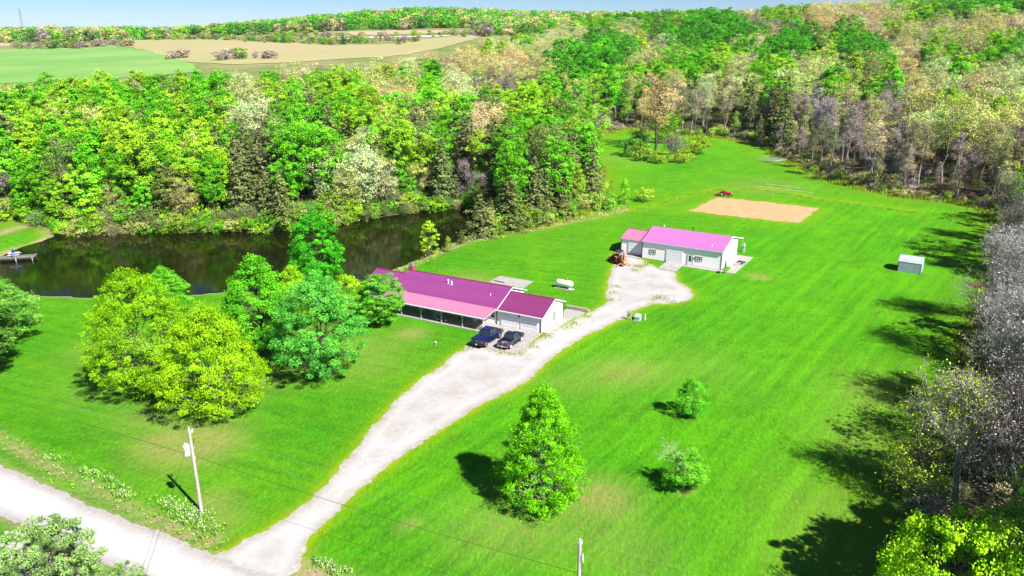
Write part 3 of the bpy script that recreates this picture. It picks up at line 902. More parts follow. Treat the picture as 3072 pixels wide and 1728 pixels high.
# colours of spring foliage, by species
C = {'G': (.13, .47, .012), 'L': (.28, .53, .02), 'D': (.06, .31, .015), 'O': (.46, .50, .14), 'T': (.54, .45, .24), 'W': (.50, .60, .26), 'R': (.58, .44, .17),
     'Y': (.60, .50, .05), 'B': (.40, .31, .30), 'S': (.50, .47, .47), 'P': (.175, .215, .07), 'K': (.19, .25, .06)}
SEEDS = """G 220 150;G 320 170;G 430 160;G 520 180;L 600 180;L 100 200;L 60 262;W 28 225;L 150 172;L 680 235;W 660 240;W 622 300;D 740 130;D 790 128;O 740 190;L 820 150;G 862 210;P 700 340;P 640 380;P 720 420;P 660 470
L 830 240;P 800 300;P 820 340;G 400 260;G 500 300;G 300 260;L 150 300;G 60 380;G 120 420;G 200 440;G 300 440;G 400 420;L 480 430;L 350 500;L 250 480;L 550 480;O 520 540;G 60 480;P 640 520;P 580 560;B 30 430;B 60 520;L 220 350;G 420 340
W 950 170;W 1010 180;Y 960 205;L 900 270;G 930 310;R 1000 250;G 1075 210;G 1070 300;W 880 375;W 940 385;W 880 430;L 1040 350;L 1040 420;L 1000 470;W 1130 212;R 1180 150;R 1240 180;B 1215 200;B 1260 215;T 1120 150;W 1150 235;R 1270 150;T 1330 160
O 1280 110;O 1160 110;O 1240 130;P 1240 240;P 1180 340;P 1150 365;R 1200 340;B 1190 420;G 1250 350;G 1300 300;G 1400 300;L 1350 250;G 1450 360;L 1500 280;L 1540 250;E 1430 150;E 1500 150;E 1560 140;W 1400 105;P 1280 450;P 1340 440;P 1420 430;P 1220 500;L 1060 430
O 1580 80;B 1640 95;O 1600 115;T 1620 160;L 1650 200;R 1640 235;R 1640 270;B 1720 275;E 1700 90;E 1780 100;E 1860 90;G 1720 145;L 1790 170;G 1700 175;W 1850 195;W 1800 215;O 1830 280;L 1900 200;E 1950 130;E 2010 120;E 2150 110;E 2190 125;O 2040 175;O 2090 180;G 2220 200;L 2100 215
P 1900 270;P 1935 285;S 2090 240;B 2130 260;S 2260 250;B 2180 285;B 2230 320;O 2340 260;O 2400 270;O 2450 300;B 2150 350;T 2250 370;O 2350 340;O 2440 250;O 2550 250;B 1990 350;K 2060 310;B 2010 60;B 1920 60;B 1860 30;L 1950 22;L 2000 30;R 2050 52;O 2120 60;T 2100 90;T 2200 60;O 2250 60
G 2300 40;D 2400 15;D 2500 10;D 2560 30;T 2150 30;T 2350 60;O 2400 80;T 2450 90;O 2330 110;T 2270 130;B 2230 110;B 2300 165;T 2300 195;L 2400 150;L 2450 170;W 2380 190;G 2500 150;L 2550 120;T 2540 70;T 2480 60;T 2450 210;W 2560 190;T 2550 330;B 2480 380;B 2400 400;O 2300 420;B 2520 450;K 1800 330
G 1690 70;D 1600 50;D 1650 45;D 1550 45;G 1480 55;D 1400 50;G 1300 45;D 1200 48;O 1120 45;G 1040 40;D 1000 35;L 900 45;G 800 55;B 1230 88;O 1900 110;L 1840 130;G 1660 75;O 1430 75;B 1480 85;G 1330 75"""
SEED = [(s.split()[0], float(s.split()[1]) * 1.1925, float(s.split()[2]) * 1.1925) for s in SEEDS.replace('\n', ';').split(';')]
SK = [s[0] for s in SEED]; SXY = np.array([s[1:] for s in SEED])
C['E'] = (.075, .37, .012)
KINDS = {'G': DENSE, 'L': DENSE, 'D': DENSE, 'O': AIRY, 'T': AIRY, 'W': AIRY, 'R': AIRY, 'Y': AIRY, 'B': BARE, 'S': BARE, 'P': PINE[:2], 'K': [DENSE[0], AIRY[0]], 'E': TALLGAP + [DENSE[3]]}
WORDS = {'G': ('broadleaf_tree', 'bright green leafy tree', 'tree'), 'L': ('broadleaf_tree', 'lime green leafy tree', 'tree'), 'D': ('broadleaf_tree', 'deep green leafy tree', 'tree'),
         'E': ('broadleaf_tree', 'tall dark green tree', 'tree'), 'O': ('budding_tree', 'olive budding tree', 'tree'), 'T': ('budding_tree', 'tan pink budding tree', 'tree'), 'W': ('budding_tree', 'pale cream blossoming tree', 'tree'),
         'R': ('budding_tree', 'orange tan budding tree', 'tree'), 'Y': ('budding_tree', 'golden yellow budding tree', 'tree'), 'B': ('bare_tree', 'brown mauve bare tree', 'tree'), 'S': ('bare_tree', 'silver grey bare tree', 'tree'),
         'P': ('pine_tree', 'dark olive pine', 'pine'), 'K': ('broadleaf_tree', 'dusky green tree', 'tree')}

rng = np.random.default_rng(2024)
# scatter the woods: jittered grid, wider apart where farther
pts = []
FB = np.array(FOREST)
x0, y0 = FB.min(0); x1, y1 = FB.max(0)
for (d0, d1, sp) in ((0, 200, 5.4), (200, 330, 6.6), (330, 560, 8.2), (560, 1010, 11.0)):
    gx_, gy_ = np.meshgrid(np.arange(x0, x1, sp), np.arange(max(y0, 20), y1, sp))
    px = gx_.ravel() + rng.uniform(-.42, .42, gx_.size) * sp; py = gy_.ravel() + rng.uniform(-.42, .42, gx_.size) * sp
    d = np.hypot(px, py)
    k = (d >= d0) & (d < d1) & (np.abs(px) < py * .80 + 12)
    px, py = px[k], py[k]
    s = sdf(px, py, FOREST)
    k = s < -1.6
    pts.append(np.column_stack([px[k], py[k], s[k]]))
pts = np.concatenate(pts)
# keep the right-hand near edge for trees placed by hand
keep = ~((pts[:, 1] < 126) & (pts[:, 0] > 20)) | ((pts[:, 2] < -8) & (pts[:, 0] > 20))
pts = pts[keep]
zt = terrain(pts[:, 0], pts[:, 1])
trees = []
for (x, y, s), z in zip(pts, zt):
    d = math.hypot(x, y)
    H = rng.uniform(15, 22) * (1 if s < -9 else rng.uniform(.62, .95))
    if x > 20: H *= rng.uniform(.95, 1.08)
    u, v = pxof(x, y, z + H * .72)
    j = rng.normal(size=2) * (14, 9)
    q = ((SXY[:, 0] - u - j[0]) ** 2) + ((SXY[:, 1] - v - j[1]) * 1.5) ** 2
    kd = SK[int(np.argmin(q))]
    if rng.random() < .06: kd = rng.choice(['G', 'L', 'O', 'B']) if x < 0 else rng.choice(['O', 'T', 'B', 'L'])
    if kd in ('O', 'W', 'P', 'L', 'G') and s > -7 and x < 0 and rng.random() < .5: H *= .75
    mixk = {'G': 'GGGLLK', 'L': 'LLLGGO', 'O': 'OOOTLW', 'T': 'TTOOBR', 'R': 'RROTT', 'W': 'WWWOO', 'E': 'EEEGD', 'D': 'DDGG', 'P': 'PPPPG', 'B': 'BBBBBO', 'Y': 'YYO', 'S': 'SSB', 'K': 'KKO'}
    kd = rng.choice(list(mixk[kd]))
    if x > 20 and y < 140:
        kd = rng.choice(['B', 'S', 'O', 'O', 'B', 'L']); H = rng.uniform(16, 21)
    if kd == 'E': H *= 1.15
    lib = KINDS[kd]
    if x > 20 and -26 < s and y > 126:
        if kd in 'BSK': lib = BARE_T
        elif kd in 'OTWRL': lib = AIRY_T + BARE_T[:1]
        H *= 1.1
    i = int(rng.integers(len(lib)))
    K_ = lib[i]
    sz = H / K_.H; sxy = sz * rng.uniform(.88, 1.22)
    if kd == 'P': sxy = sz * rng.uniform(.85, 1.05)
    if d > 560: sxy *= 1.25
    c = np.array(C[kd]) * rng.uniform(.78, 1.22) * (1 + rng.normal(0, .05, 3))
    trees.append(dict(x=x, y=y, z=z, s=s, d=d, k=kd, K=K_, sz=sz, sxy=sxy, col=np.clip(c, 0, .8), rz=rng.uniform(0, 6.28), u=u, v=v, H=H))
print('trees', len(trees))

# which of them show largest: those in frame, near, not hidden by rows in front
occ = np.full(1536 // 12 * 2 + 1, 9e9)
for t in sorted(trees, key=lambda t: t['d']):
    t['utop'], t['vtop'] = pxof(t['x'], t['y'], t['z'] + t['H'])
    b = int(np.clip(t['u'] / 12, 0, len(occ) - 1))
    r = max(1, int(t['sxy'] * t['K'].R / t['d'] * FPX / 12))
    lo, hi = max(0, b - r), min(len(occ), b + r + 1)
    prev = float(np.median(occ[lo:hi])) if hi > lo else 0
    prev = min(prev, 900)
    rows = max(0, prev - t['vtop'])
    inf = -20 < t['u'] < 3092 and t['vtop'] < 1728 and t['v'] > 0
    t['score'] = rows * (2 * t['sxy'] * t['K'].R / t['d'] * FPX) if inf else 0
    if hi > lo and inf: occ[lo:hi] = np.minimum(occ[lo:hi], t['vtop'])
order = sorted(trees, key=lambda t: -t['score'])
N_SINGLE = 262
singles = order[:N_SINGLE]; mass = order[N_SINGLE:]

# names for the parts of the woods, then a place in the row for look-alikes
def zone(t):
    u, d = t['u'], t['d']
    if t['x'] < 24 and d < 420 and u < 1850:
        a = 'above the dock' if u < 330 else 'above the pond middle' if u < 800 else 'behind the pond maple' if u < 1120 else 'above the house chimney' if u < 1430 else 'left of the clearing'
        r = 'front row' if t['s'] > -8 else 'second row' if t['s'] > -22 else 'inner row' if t['s'] > -60 else 'back row'
    else:
        a = 'behind the bush island' if u < 2120 else 'behind the red tractor' if u < 2330 else 'behind the fallen tree' if u < 2560 else 'beyond the metal shed' if u < 2820 else 'by the right frame edge'
        r = 'front row' if t['s'] > -10 else 'second row' if t['s'] > -30 else 'inner row' if t['s'] > -90 else 'back row'
        if d > 480: r = 'hillside rows'
    return a, r
ORD = ['first', 'second', 'third', 'fourth', 'fifth', 'sixth', 'seventh', 'eighth', 'ninth', 'tenth', 'eleventh', 'twelfth', 'thirteenth', 'fourteenth', 'fifteenth', 'sixteenth', 'seventeenth', 'eighteenth', 'nineteenth', 'twentieth']
bins = {}
for t in singles:
    bins.setdefault((t['k'],) + zone(t), []).append(t)
for (kd, a, r), L_ in bins.items():
    L_.sort(key=lambda t: t['u'])
    nm, words, cat = WORDS[kd]
    for i, t in enumerate(L_):
        if len(L_) == 1: lab = f'only {words} in the {r} of woods {a}'
        else: lab = f'{ORD[i]} {words} from left, {r} {a}'
        bark = BARK_P if t['K'] in BARE_T + AIRY_T else {'S': BARK_S, 'B': BARK, 'P': BARK_D, 'G': BARK_D, 'D': BARK_D, 'E': BARK_D, 'L': BARK}.get(kd, BARK)
        place_tree(t['K'], nm, lab, cat, t['x'], t['y'], t['sxy'], t['sz'], t['rz'], t['col'], bark, group=words.split()[0] + ' ' + words.split()[-1] + 's in the woods ' + a)

# the rest of the woods: one object, instances of the same trees
proto_col = bpy.data.collections.new('woods_prototypes')
proto_index = {}
def add_proto(K_, bark, key):
    wv, wq = K_.wd
    if K_.lf:
        lv, lq, lt = K_.lf
        V = np.concatenate([wv, lv]); Q = np.concatenate([wq, lq + len(wv)]); mi = np.concatenate([np.zeros(len(wq), int), np.ones(len(lq), int)])
        ti = np.concatenate([np.zeros(len(wq)), lt])
    else: V, Q, mi, ti = wv, wq, np.zeros(len(wq), int), np.zeros(len(wq))
    me = np_mesh('woods_tree_mesh', V, Q, qm=mi, attrs={'tint': ('FACE', ti)})
    me.materials.append(bark); me.materials.append(LEAF_I)
    o = bpy.data.objects.new('p%03d' % len(proto_index), me)
    proto_col.objects.link(o); proto_index[key] = len(proto_index)
def mass_object(name, items, label=None):
    """items: dicts x y z sxy sz rz col K key"""
    me = bpy.data.meshes.new(name)
    n = len(items)
    me.vertices.add(n); me.vertices.foreach_set('co', np.array([[t['x'], t['y'], t['z'] - .05] for t in items], np.float32).ravel())
    a = me.attributes.new('leafcol', 'FLOAT_COLOR', 'POINT'); a.data.foreach_set('color', np.array([[*t['col'], 1] for t in items], np.float32).ravel())
    a = me.attributes.new('size', 'FLOAT_VECTOR', 'POINT'); a.data.foreach_set('vector', np.array([[t['sxy'], t['sxy'], t['sz']] for t in items], np.float32).ravel())
    a = me.attributes.new('turn', 'FLOAT_VECTOR', 'POINT'); a.data.foreach_set('vector', np.array([[0, 0, t['rz']] for t in items], np.float32).ravel())
    a = me.attributes.new('which', 'INT', 'POINT'); a.data.foreach_set('value', np.array([proto_index[t['key']] for t in items], np.int32))
    o = bpy.data.objects.new(name, me); COL.objects.link(o)
    ng = bpy.data.node_groups.new(name + '_nodes', 'GeometryNodeTree')
    ng.interface.new_socket('Geometry', in_out='INPUT', socket_type='NodeSocketGeometry')
    ng.interface.new_socket('Geometry', in_out='OUTPUT', socket_type='NodeSocketGeometry')
    N = ng.nodes; L = ng.links
    gi = N.new('NodeGroupInput'); go = N.new('NodeGroupOutput')
    ip = N.new('GeometryNodeInstanceOnPoints'); ci = N.new('GeometryNodeCollectionInfo')
    ci.inputs['Collection'].default_value = proto_col; ci.inputs['Separate Children'].default_value = True
    ip.inputs['Pick Instance'].default_value = True
    def na(nm, ty):
        q = N.new('GeometryNodeInputNamedAttribute'); q.data_type = ty; q.inputs['Name'].default_value = nm
        return q.outputs['Attribute']
    L.new(gi.outputs[0], ip.inputs['Points']); L.new(ci.outputs[0], ip.inputs['Instance'])
    L.new(na('which', 'INT'), ip.inputs['Instance Index']); L.new(na('turn', 'FLOAT_VECTOR'), ip.inputs['Rotation']); L.new(na('size', 'FLOAT_VECTOR'), ip.inputs['Scale'])
    L.new(ip.outputs[0], go.inputs[0])
    md = o.modifiers.new('scatter', 'NODES'); md.node_group = ng
    return tag(o, label, kind='stuff')
allk = [(K_, BARK_D, ('d', i)) for i, K_ in enumerate(DENSE)] + [(K_, BARK, ('a', i)) for i, K_ in enumerate(AIRY)] + [(K_, BARK_D, ('t', i)) for i, K_ in enumerate(TALLGAP)] + \
       [(K_, BARK, ('b', i)) for i, K_ in enumerate(BARE)] + [(K_, BARK_P, ('bt', i)) for i, K_ in enumerate(BARE_T)] + [(K_, BARK_P, ('at', i)) for i, K_ in enumerate(AIRY_T)] + [(K_, BARK_D, ('p', i)) for i, K_ in enumerate(PINE)] + [(K_, BARK, ('s', i)) for i, K_ in enumerate(SHRUB)] + [(K_, BARK, ('u', i)) for i, K_ in enumerate(BUSHB)]
keyof = {}
for K_, b_, k_ in allk:
    add_proto(K_, b_, k_); keyof[id(K_)] = k_
for t in mass: t['key'] = keyof[id(t['K'])]
mass_object('woods', mass, 'mixed spring woods that fill in behind the nearer trees')

# far woods on the ridges: simpler trees
FARK = [Kind(*broadleaf(16, 7.0, .02, 46, 15, 1.7, 81, clump=.34, limbs=3), 16, 7), Kind(*broadleaf(17, 6.4, .04, 46, 15, 1.6, 82, 'tall', clump=.34, limbs=3), 17, 6.4),
        Kind(*broadleaf(15, 7.5, .02, 46, 13, 1.5, 83, 'vase', clump=.36, limbs=8), 15, 7.5)]
for i, K_ in enumerate(FARK):
    add_proto(K_, BARK_D, ('f', i)); keyof[id(K_)] = ('f', i)
far = []
def far_band(u0, u1, dmin, dmax, sp, mix, Hs=(13, 19), jit=.45):
    """scatter between two distances (functions of u)"""
    for _ in range(1):
        u = u0
        dlo = min(dmin(u0), dmin(u1), dmin((u0 + u1) / 2)); dhi = max(dmax(u0), dmax(u1), dmax((u0 + u1) / 2))
        d = dlo
        while d < dhi:
            k0 = dirpt(u0, 1)[0]; k1 = dirpt(u1, 1)[0]
            n = int((k1 - k0) * d / sp) + 1
            for i in range(n):
                uu = u0 + (u1 - u0) * (i + rng.uniform(-jit, jit)) / n
                di = d + rng.uniform(-jit, jit) * sp
                if not (dmin(uu) < di < dmax(uu)): continue
                x, y = dirpt(uu, di)
                kd = mix[int(rng.integers(len(mix)))]
                K_ = FARK[int(rng.integers(3))]
                H = rng.uniform(*Hs); sz = H / K_.H
                c = np.array(C[kd]) * rng.uniform(.75, 1.15)
                far.append(dict(x=x, y=y, z=tz(x, y), K=K_, key=keyof[id(K_)], sz=sz, sxy=sz * rng.uniform(.85, 1.2), rz=rng.uniform(0, 6.28), col=np.clip(c, 0, .8)))
            d += sp
far_band(-350, 760, lambda u: 1230, lambda u: 1500, 14, 'GOOKTDBDL')
far_band(560, 1560, lambda u: 1190 - (u > 900) * 20, lambda u: 1500, 13, 'GGDLOKDGTD')
far_band(1440, 2000, lambda u: 930 - (u - 1440) * .1, lambda u: 1500, 14, 'GDGOBOTDL')
far_band(1900, 3500, lambda u: 985, lambda u: 1350, 15, 'GDOBOTDLT')
far_band(-350, 1500, lambda u: 1500, lambda u: 2600, 34, 'GDKOD', (16, 24))
mass_object('far_ridge_woods', far, 'woods on the far ridges below the skyline')

# undergrowth along the woods' edges and inside
ug = []
E_ = [at(*p) for p in EDGE_PX[:-2]]
acc = []
for a, b_ in zip(E_[:-1], E_[1:]):
    a = Vector(a); b_ = Vector(b_); n = max(1, int((b_ - a).length / 1.5))
    nn = Vector((b_.y - a.y, a.x - b_.x)).normalized()
    for i in range(n): acc.append((a.lerp(b_, i / n), nn))
for p, nn in acc:
    for q in range(3):
        w = rng.uniform(-.5, 7) * (1 if q else .25)
        for sgn in (1, -1):
            X_ = p.x + nn.x * w * sgn; Y_ = p.y + nn.y * w * sgn
            sd = float(sdf([X_], [Y_], FOREST)[0])
            if sd < -.2 and sd > -9: break
        else: continue
        left = X_ < 25
        if X_ > 25 and rng.random() < .35: continue
        kd = rng.choice(list('LLGOK')) if left else rng.choice(list('OKBOTL'))
        K_ = SHRUB[int(rng.integers(3))] if rng.random() < .8 else BUSHB[0]
        sc_ = rng.uniform(.28, .62) * (1.15 if sd < -3 else .8)
        if left: sc_ *= 1.75
        elif sd < -2: sc_ *= 1.2
        ug.append(dict(x=X_, y=Y_, z=tz(X_, Y_), K=K_, key=keyof[id(K_)], sz=sc_, sxy=sc_ * rng.uniform(.9, 1.3), rz=rng.uniform(0, 6.28), col=np.clip(np.array(C[kd]) * rng.uniform(.6, 1.05), 0, 1)))
inn = np.column_stack([rng.uniform(-190, 240, 5200), rng.uniform(30, 330, 5200)])
sd = sdf(inn[:, 0], inn[:, 1], FOREST)
for (x, y), s in zip(inn, sd):
    if -70 < s < -3 and abs(x) < y * .78 + 8 and (x < 25 or rng.random() < .45):
        kd = rng.choice(list('LGKO')) if x < 25 else rng.choice(list('OKBBTK'))
        K_ = SHRUB[int(rng.integers(3))] if rng.random() < .6 else BUSHB[0]
        sc_ = rng.uniform(.35, .9)
        ug.append(dict(x=x, y=y, z=tz(x, y), K=K_, key=keyof[id(K_)], sz=sc_, sxy=sc_ * rng.uniform(.9, 1.3), rz=rng.uniform(0, 6.28), col=np.clip(np.array(C[kd]) * rng.uniform(.5, .95), 0, 1)))
mass_object('undergrowth', ug, 'low brush and saplings under and along the edge of the woods')
print('far', len(far), 'ug', len(ug))

# ---------------------------------------------------------------- materials of built things
SIDING = M('white_vinyl_siding', (.90, .865, .90), rough=.5, var=.03, scale=1.5)
TRIM = M('white_trim', (.80, .80, .80), rough=.4, var=.03)
DOORW = M('white_door_paint', (.74, .76, .80), rough=.4, var=.03)
ROOF_A = M('maroon_metal_roof', (.21, .042, .17), rough=.32, var=.10, scale=.6, spec=.6)
ROOF_B = M('faded_pink_metal_roof', (.40, .155, .26), rough=.35, var=.07, scale=.6, spec=.6)  # pale pink from paint fade plus sky reflection put into the colour
ROOF_C = M('orchid_metal_roof', (.40, .14, .37), rough=.32, var=.06, scale=.5, spec=.6)  # faded paint with the sky's sheen mixed into the base colour
ROOF_G = M('deep_maroon_metal_roof', (.185, .032, .12), rough=.32, var=.10, scale=.6, spec=.6)
RIDGE = M('ridge_cap_maroon', (.17, .02, .09), rough=.35, var=.1)
DARKGUT = M('dark_bronze_downspout', (.035, .03, .035), rough=.4, var=.1)
GREYW = M('weathered_grey_wood', (.48, .45, .42), rough=.85, var=.2, scale=3, bump=.3, stretch=(1, 1, .2))
CONC = M('concrete', (.34, .315, .30), rough=.85, var=.10, scale=1.2, bump=.2)
CONC_D = M('shaded_porch_paint', (.30, .31, .33), rough=.7, var=.12, scale=1)
BRICK = M('red_brick', (.34, .10, .07), rough=.85, var=.25, scale=14)
MORTAR = M('mortar', (.45, .40, .36), rough=.9)
GALV = M('galvanised_metal', (.50, .52, .55), rough=.35, metal=.7, var=.08)
GLASS = M('window_glass', (.03, .04, .05), rough=.08, var=.1, spec=.8)
SHUT = M('mauve_shutter', (.36, .28, .31), rough=.6, var=.08)
BLACK = M('black_rubber', (.018, .018, .018), rough=.8, var=.2, scale=10)
BLACKP = M('black_plastic', (.02, .02, .022), rough=.45, var=.1)
WHITEP = M('white_plastic', (.75, .75, .75), rough=.45, var=.03)
STEEL = M('steel', (.45, .45, .46), rough=.4, metal=.8)
POLEW = M('grey_pole_wood', (.46, .42, .40), rough=.9, var=.22, scale=5, bump=.4, stretch=(1, 1, .08))
STONE = M('buff_wall_stone', (.46, .37, .30), rough=.9, var=.25, scale=5, bump=.4)

def garage_door(par, x0, x1, y, z1, secs=4, cols=6, name='garage_door'):
    """sectional door facing -y, each panel a raised piece"""
    m = MB().box(x0, x1, y - .03, y + .05, .02, z1)
    for r in range(secs):
        z0 = .02 + (z1 - .02) * r / secs; zz = .02 + (z1 - .02) * (r + 1) / secs
        m.box(x0, x1, y - .055, y - .028, z0 + .012, zz - .012)
    d = m.build(name, DOORW, par)
    pm = None
    for r in range(secs):
        z0 = .02 + (z1 - .02) * r / secs; hh = (z1 - .02) / secs
        for c in range(cols):
            w = (x1 - x0) / cols
            if pm is None:
                pm = MB().box(-w * .36, w * .36, -.02, 0, -hh * .26, hh * .26).mesh('door_panel'); pm.materials.append(DOORW)
            o = bpy.data.objects.new('door_panel', pm); COL.objects.link(o); o.parent = d
            o.location = (x0 + w * (c + .5), y - .058, z0 + hh * .5)
    f = MB()
    f.box(x0 - .12, x0, y - .08, y + .05, 0, z1 + .12).box(x1, x1 + .12, y - .08, y + .05, 0, z1 + .12).box(x0, x1, y - .08, y + .05, z1, z1 + .12)
    f.build('door_frame', TRIM, par)
    return d

def siding(m, a, b, z0, top, lap=.2, nrm=None):
    """clapboards on the wall from a to b (plan), from z0 to top(t) (t 0..1 along); outward is to the right of a->b"""
    a = Vector((a[0], a[1])); b = Vector((b[0], b[1])); L_ = (b - a).length; t_ = (b - a) / L_
    n = Vector((t_.y, -t_.x))
    ts = np.linspace(0, 1, 61)
    tops = np.array([top(t) for t in ts])
    z = z0
    def span(z):
        ok = ts[tops >= z - 1e-6]
        return (ok.min(), ok.max()) if len(ok) else None
    while z < tops.max() - 1e-3:
        z2 = min(z + lap, tops.max())
        s1 = span(z); s2 = span(z2 - 1e-4)
        if s1 is None: break
        if s2 is None or s2[1] - s2[0] < 1e-3: s2 = ((s1[0] + s1[1]) / 2 - .004, (s1[0] + s1[1]) / 2 + .004)
        def P(t, zz, o): q = a + t_ * (L_ * t) + n * o; return (q.x, q.y, zz)
        V = [P(s1[0], z, .022), P(s1[1], z, .022), P(s2[1], z2, .004), P(s2[0], z2, .004), P(s1[0], z, 0), P(s1[1], z, 0)]
        m.add(V, [(0, 1, 2, 3), (4, 5, 1, 0)])
        z = z2
    # solid backing
    pts = [(0, z0)] + [(1, z0)] + [(ts[i], tops[i]) for i in range(60, -1, -6)]
    V = []
    for t, zz in pts:
        q = a + t_ * (L_ * t) - n * .002; V.append((q.x, q.y, zz))
    for t, zz in pts:
        q = a + t_ * (L_ * t) - n * .12; V.append((q.x, q.y, zz))
    k = len(pts)
    m.add(V, [tuple(range(k)), tuple(range(2 * k - 1, k - 1, -1))] + [(i, i + k, (i + 1) % k + k, (i + 1) % k) for i in range(k)])
    return m

def roof_plane(par, x0, x1, ye, ze, yr, zr, mat, gap=.229, name='roof_panel', pw=.914):
    """ribbed metal sheets side by side from the eave (ye, ze) to the ridge (yr, zr); each sheet is a part"""
    L_ = math.hypot(yr - ye, zr - ze); n = max(1, round((x1 - x0) / pw)); w = (x1 - x0) / n
    m = MB(); m.box(.004, w - .004, 0, L_, -.012, .004)
    k = max(2, round(w / gap))
    for i in range(k):
        xc = w * (i + .5) / k
        m.loft([[(xc - .035, y, .003), (xc - .014, y, .042), (xc + .014, y, .042), (xc + .035, y, .003)] for y in (0, L_)])
    me = m.mesh('roof_panel'); me.materials.append(mat)
    ang = math.atan2(zr - ze, abs(yr - ye))
    for i in range(n):
        o = bpy.data.objects.new(name, me); COL.objects.link(o); o.parent = par
        if yr > ye:
            o.location = (x0 + w * i, ye, ze); o.rotation_euler = (ang, 0, 0)
        else:
            o.location = (x0 + w * (i + 1), ye, ze); o.rotation_euler = (ang, 0, math.pi)

def window(par, c, w, h, facing, shutters=True, name='window', grid=(2, 4), smat=None):
    """c: centre on wall plane; facing: 'front' (-y) or 'right' (+x)"""
    m = MB(); F = MB(); S = []
    cx, cy, cz = c
    def T(u, d, z):   # u along wall, d outwards
        return (cx + u, cy - d, cz + z) if facing == 'front' else (cx + d, cy + u, cz + z)
    fr = MB()
    for (a, b_, z0, z1) in ((-w / 2 - .06, w / 2 + .06, h / 2, h / 2 + .07), (-w / 2 - .06, w / 2 + .06, -h / 2 - .07, -h / 2), (-w / 2 - .06, -w / 2, -h / 2, h / 2), (w / 2, w / 2 + .06, -h / 2, h / 2)):
        fr.box(a, b_, .0, .07, z0, z1, tf=T)
    for i in range(1, grid[0]): fr.box(-w / 2 + w * i / grid[0] - .02, -w / 2 + w * i / grid[0] + .02, .03, .055, -h / 2, h / 2, tf=T)
    for i in range(1, grid[1]): fr.box(-w / 2, w / 2, .03, .056, -h / 2 + h * i / grid[1] - .02, -h / 2 + h * i / grid[1] + .02, tf=T)
    wo_ = fr.build(name, TRIM, par)
    for i in range(grid[0]):
        for j in range(grid[1]):
            MB().box(-w / 2 + w * i / grid[0] + .012, -w / 2 + w * (i + 1) / grid[0] - .012, .024, .034, -h / 2 + h * j / grid[1] + .012, -h / 2 + h * (j + 1) / grid[1] - .012, tf=T).build('pane', GLASS, wo_)
    if shutters:
        for s in (-1, 1):
            a = s * (w / 2 + .09); b_ = s * (w / 2 + .09 + w * .42)
            q = MB().box(min(a, b_), max(a, b_), .02, .055, -h / 2 - .05, h / 2 + .05, tf=T)
            for k in range(8): q.box(min(a, b_) + .05, max(a, b_) - .05, .055, .07, -h / 2 + h * k / 8 + .02, -h / 2 + h * k / 8 + h * .07, tf=T)
            q.build('shutter', smat or SHUT, par)
    return wo_

# ---------------------------------------------------------------- the long house
HO = ground0(1624.5, 1000); HR = math.radians(-28)
house = thing('ranch_house', 'long white ranch house with maroon metal roof, porch and attached garage', 'house', (HO[0], HO[1], 0), HR)
MX0, MX1, MD = -26.3, -7.55, 8.9          # main block
GD = 7.5                                  # garage depth
# walls
w = MB(); siding(w, (-7.5, 0), (0, 0), .15, lambda t: 2.62); w.build('garage_front_wall', SIDING, house)
w = MB(); siding(w, (0, 0), (0, GD), .15, lambda t: 2.62 + 1.62 * (1 - abs(2 * t - 1))); w.build('garage_gable_wall', SIDING, house)
w = MB(); siding(w, (0, GD), (-7.5, GD), .15, lambda t: 2.62); w.build('garage_rear_wall', SIDING, house)
w = MB(); siding(w, (MX0, 0), (-7.5, 0), .15, lambda t: 2.75); w.build('front_wall', SIDING, house)
w = MB(); siding(w, (-7.5, 0), (-7.5, MD), 2.4, lambda t: 2.75 + 1.85 * (1 - abs(2 * t - 1))); w.build('gable_wall', SIDING, house)
w = MB(); siding(w, (-7.5, MD), (MX0, MD), .15, lambda t: 2.75); w.build('rear_wall', SIDING, house)
w = MB(); siding(w, (-7.5, GD), (-7.5, MD), .15, lambda t: 2.6); w.build('rear_side_wall', SIDING, house)
w = MB(); siding(w, (MX0, MD), (MX0, 0), .15, lambda t: 2.75 + 1.85 * (1 - abs(2 * t - 1))); w.build('left_gable_wall', SIDING, house)
w = MB(); siding(w, (-32.6, 1.0), (MX0, 1.0), .15, lambda t: 2.5); siding(w, (-32.6, 7.6), (-32.6, 1.0), .15, lambda t: 2.5 + 1.5 * (1 - abs(2 * t - 1))); siding(w, (MX0, 7.6), (-32.6, 7.6), .15, lambda t: 2.5)
w.build('wing_wall', SIDING, house)
MB().box(MX0 - .02, -7.5, -.03, MD + .03, -.1, .15).box(-7.5, .03, -.03, GD + .03, -.1, .15).box(-32.63, MX0, .97, 7.63, -.1, .15).build('foundation', CONC, house)
# roofs
rf = MB(); rf.prism([(-.42, 2.44), (GD / 2, 4.16), (GD + .42, 2.44), (GD + .42, 2.55), (GD / 2, 4.28), (-.42, 2.55)], -7.5, .38, axis='x')
rg = rf.build('garage_roof', TRIM, house)
roof_plane(rg, -7.46, .40, -.46, 2.56, GD / 2, 4.30, ROOF_G); roof_plane(rg, -7.46, .40, GD + .46, 2.56, GD / 2, 4.30, ROOF_G)
MB().prism([(GD / 2 - .18, 4.27), (GD / 2, 4.36), (GD / 2 + .18, 4.27), (GD / 2, 4.33)], -7.46, .42, axis='x').build('ridge_cap', RIDGE, rg)
MB().box(-7.4, .40, -.58, -.47, 2.46, 2.57).build('gutter', TRIM, rg)
rf = MB(); rf.prism([(-.42, 2.60), (MD / 2, 4.50), (MD + .42, 2.60), (MD + .42, 2.72), (MD / 2, 4.64), (-.42, 2.72)], MX0 - .3, -7.2, axis='x')
rm = rf.build('main_roof', TRIM, house)
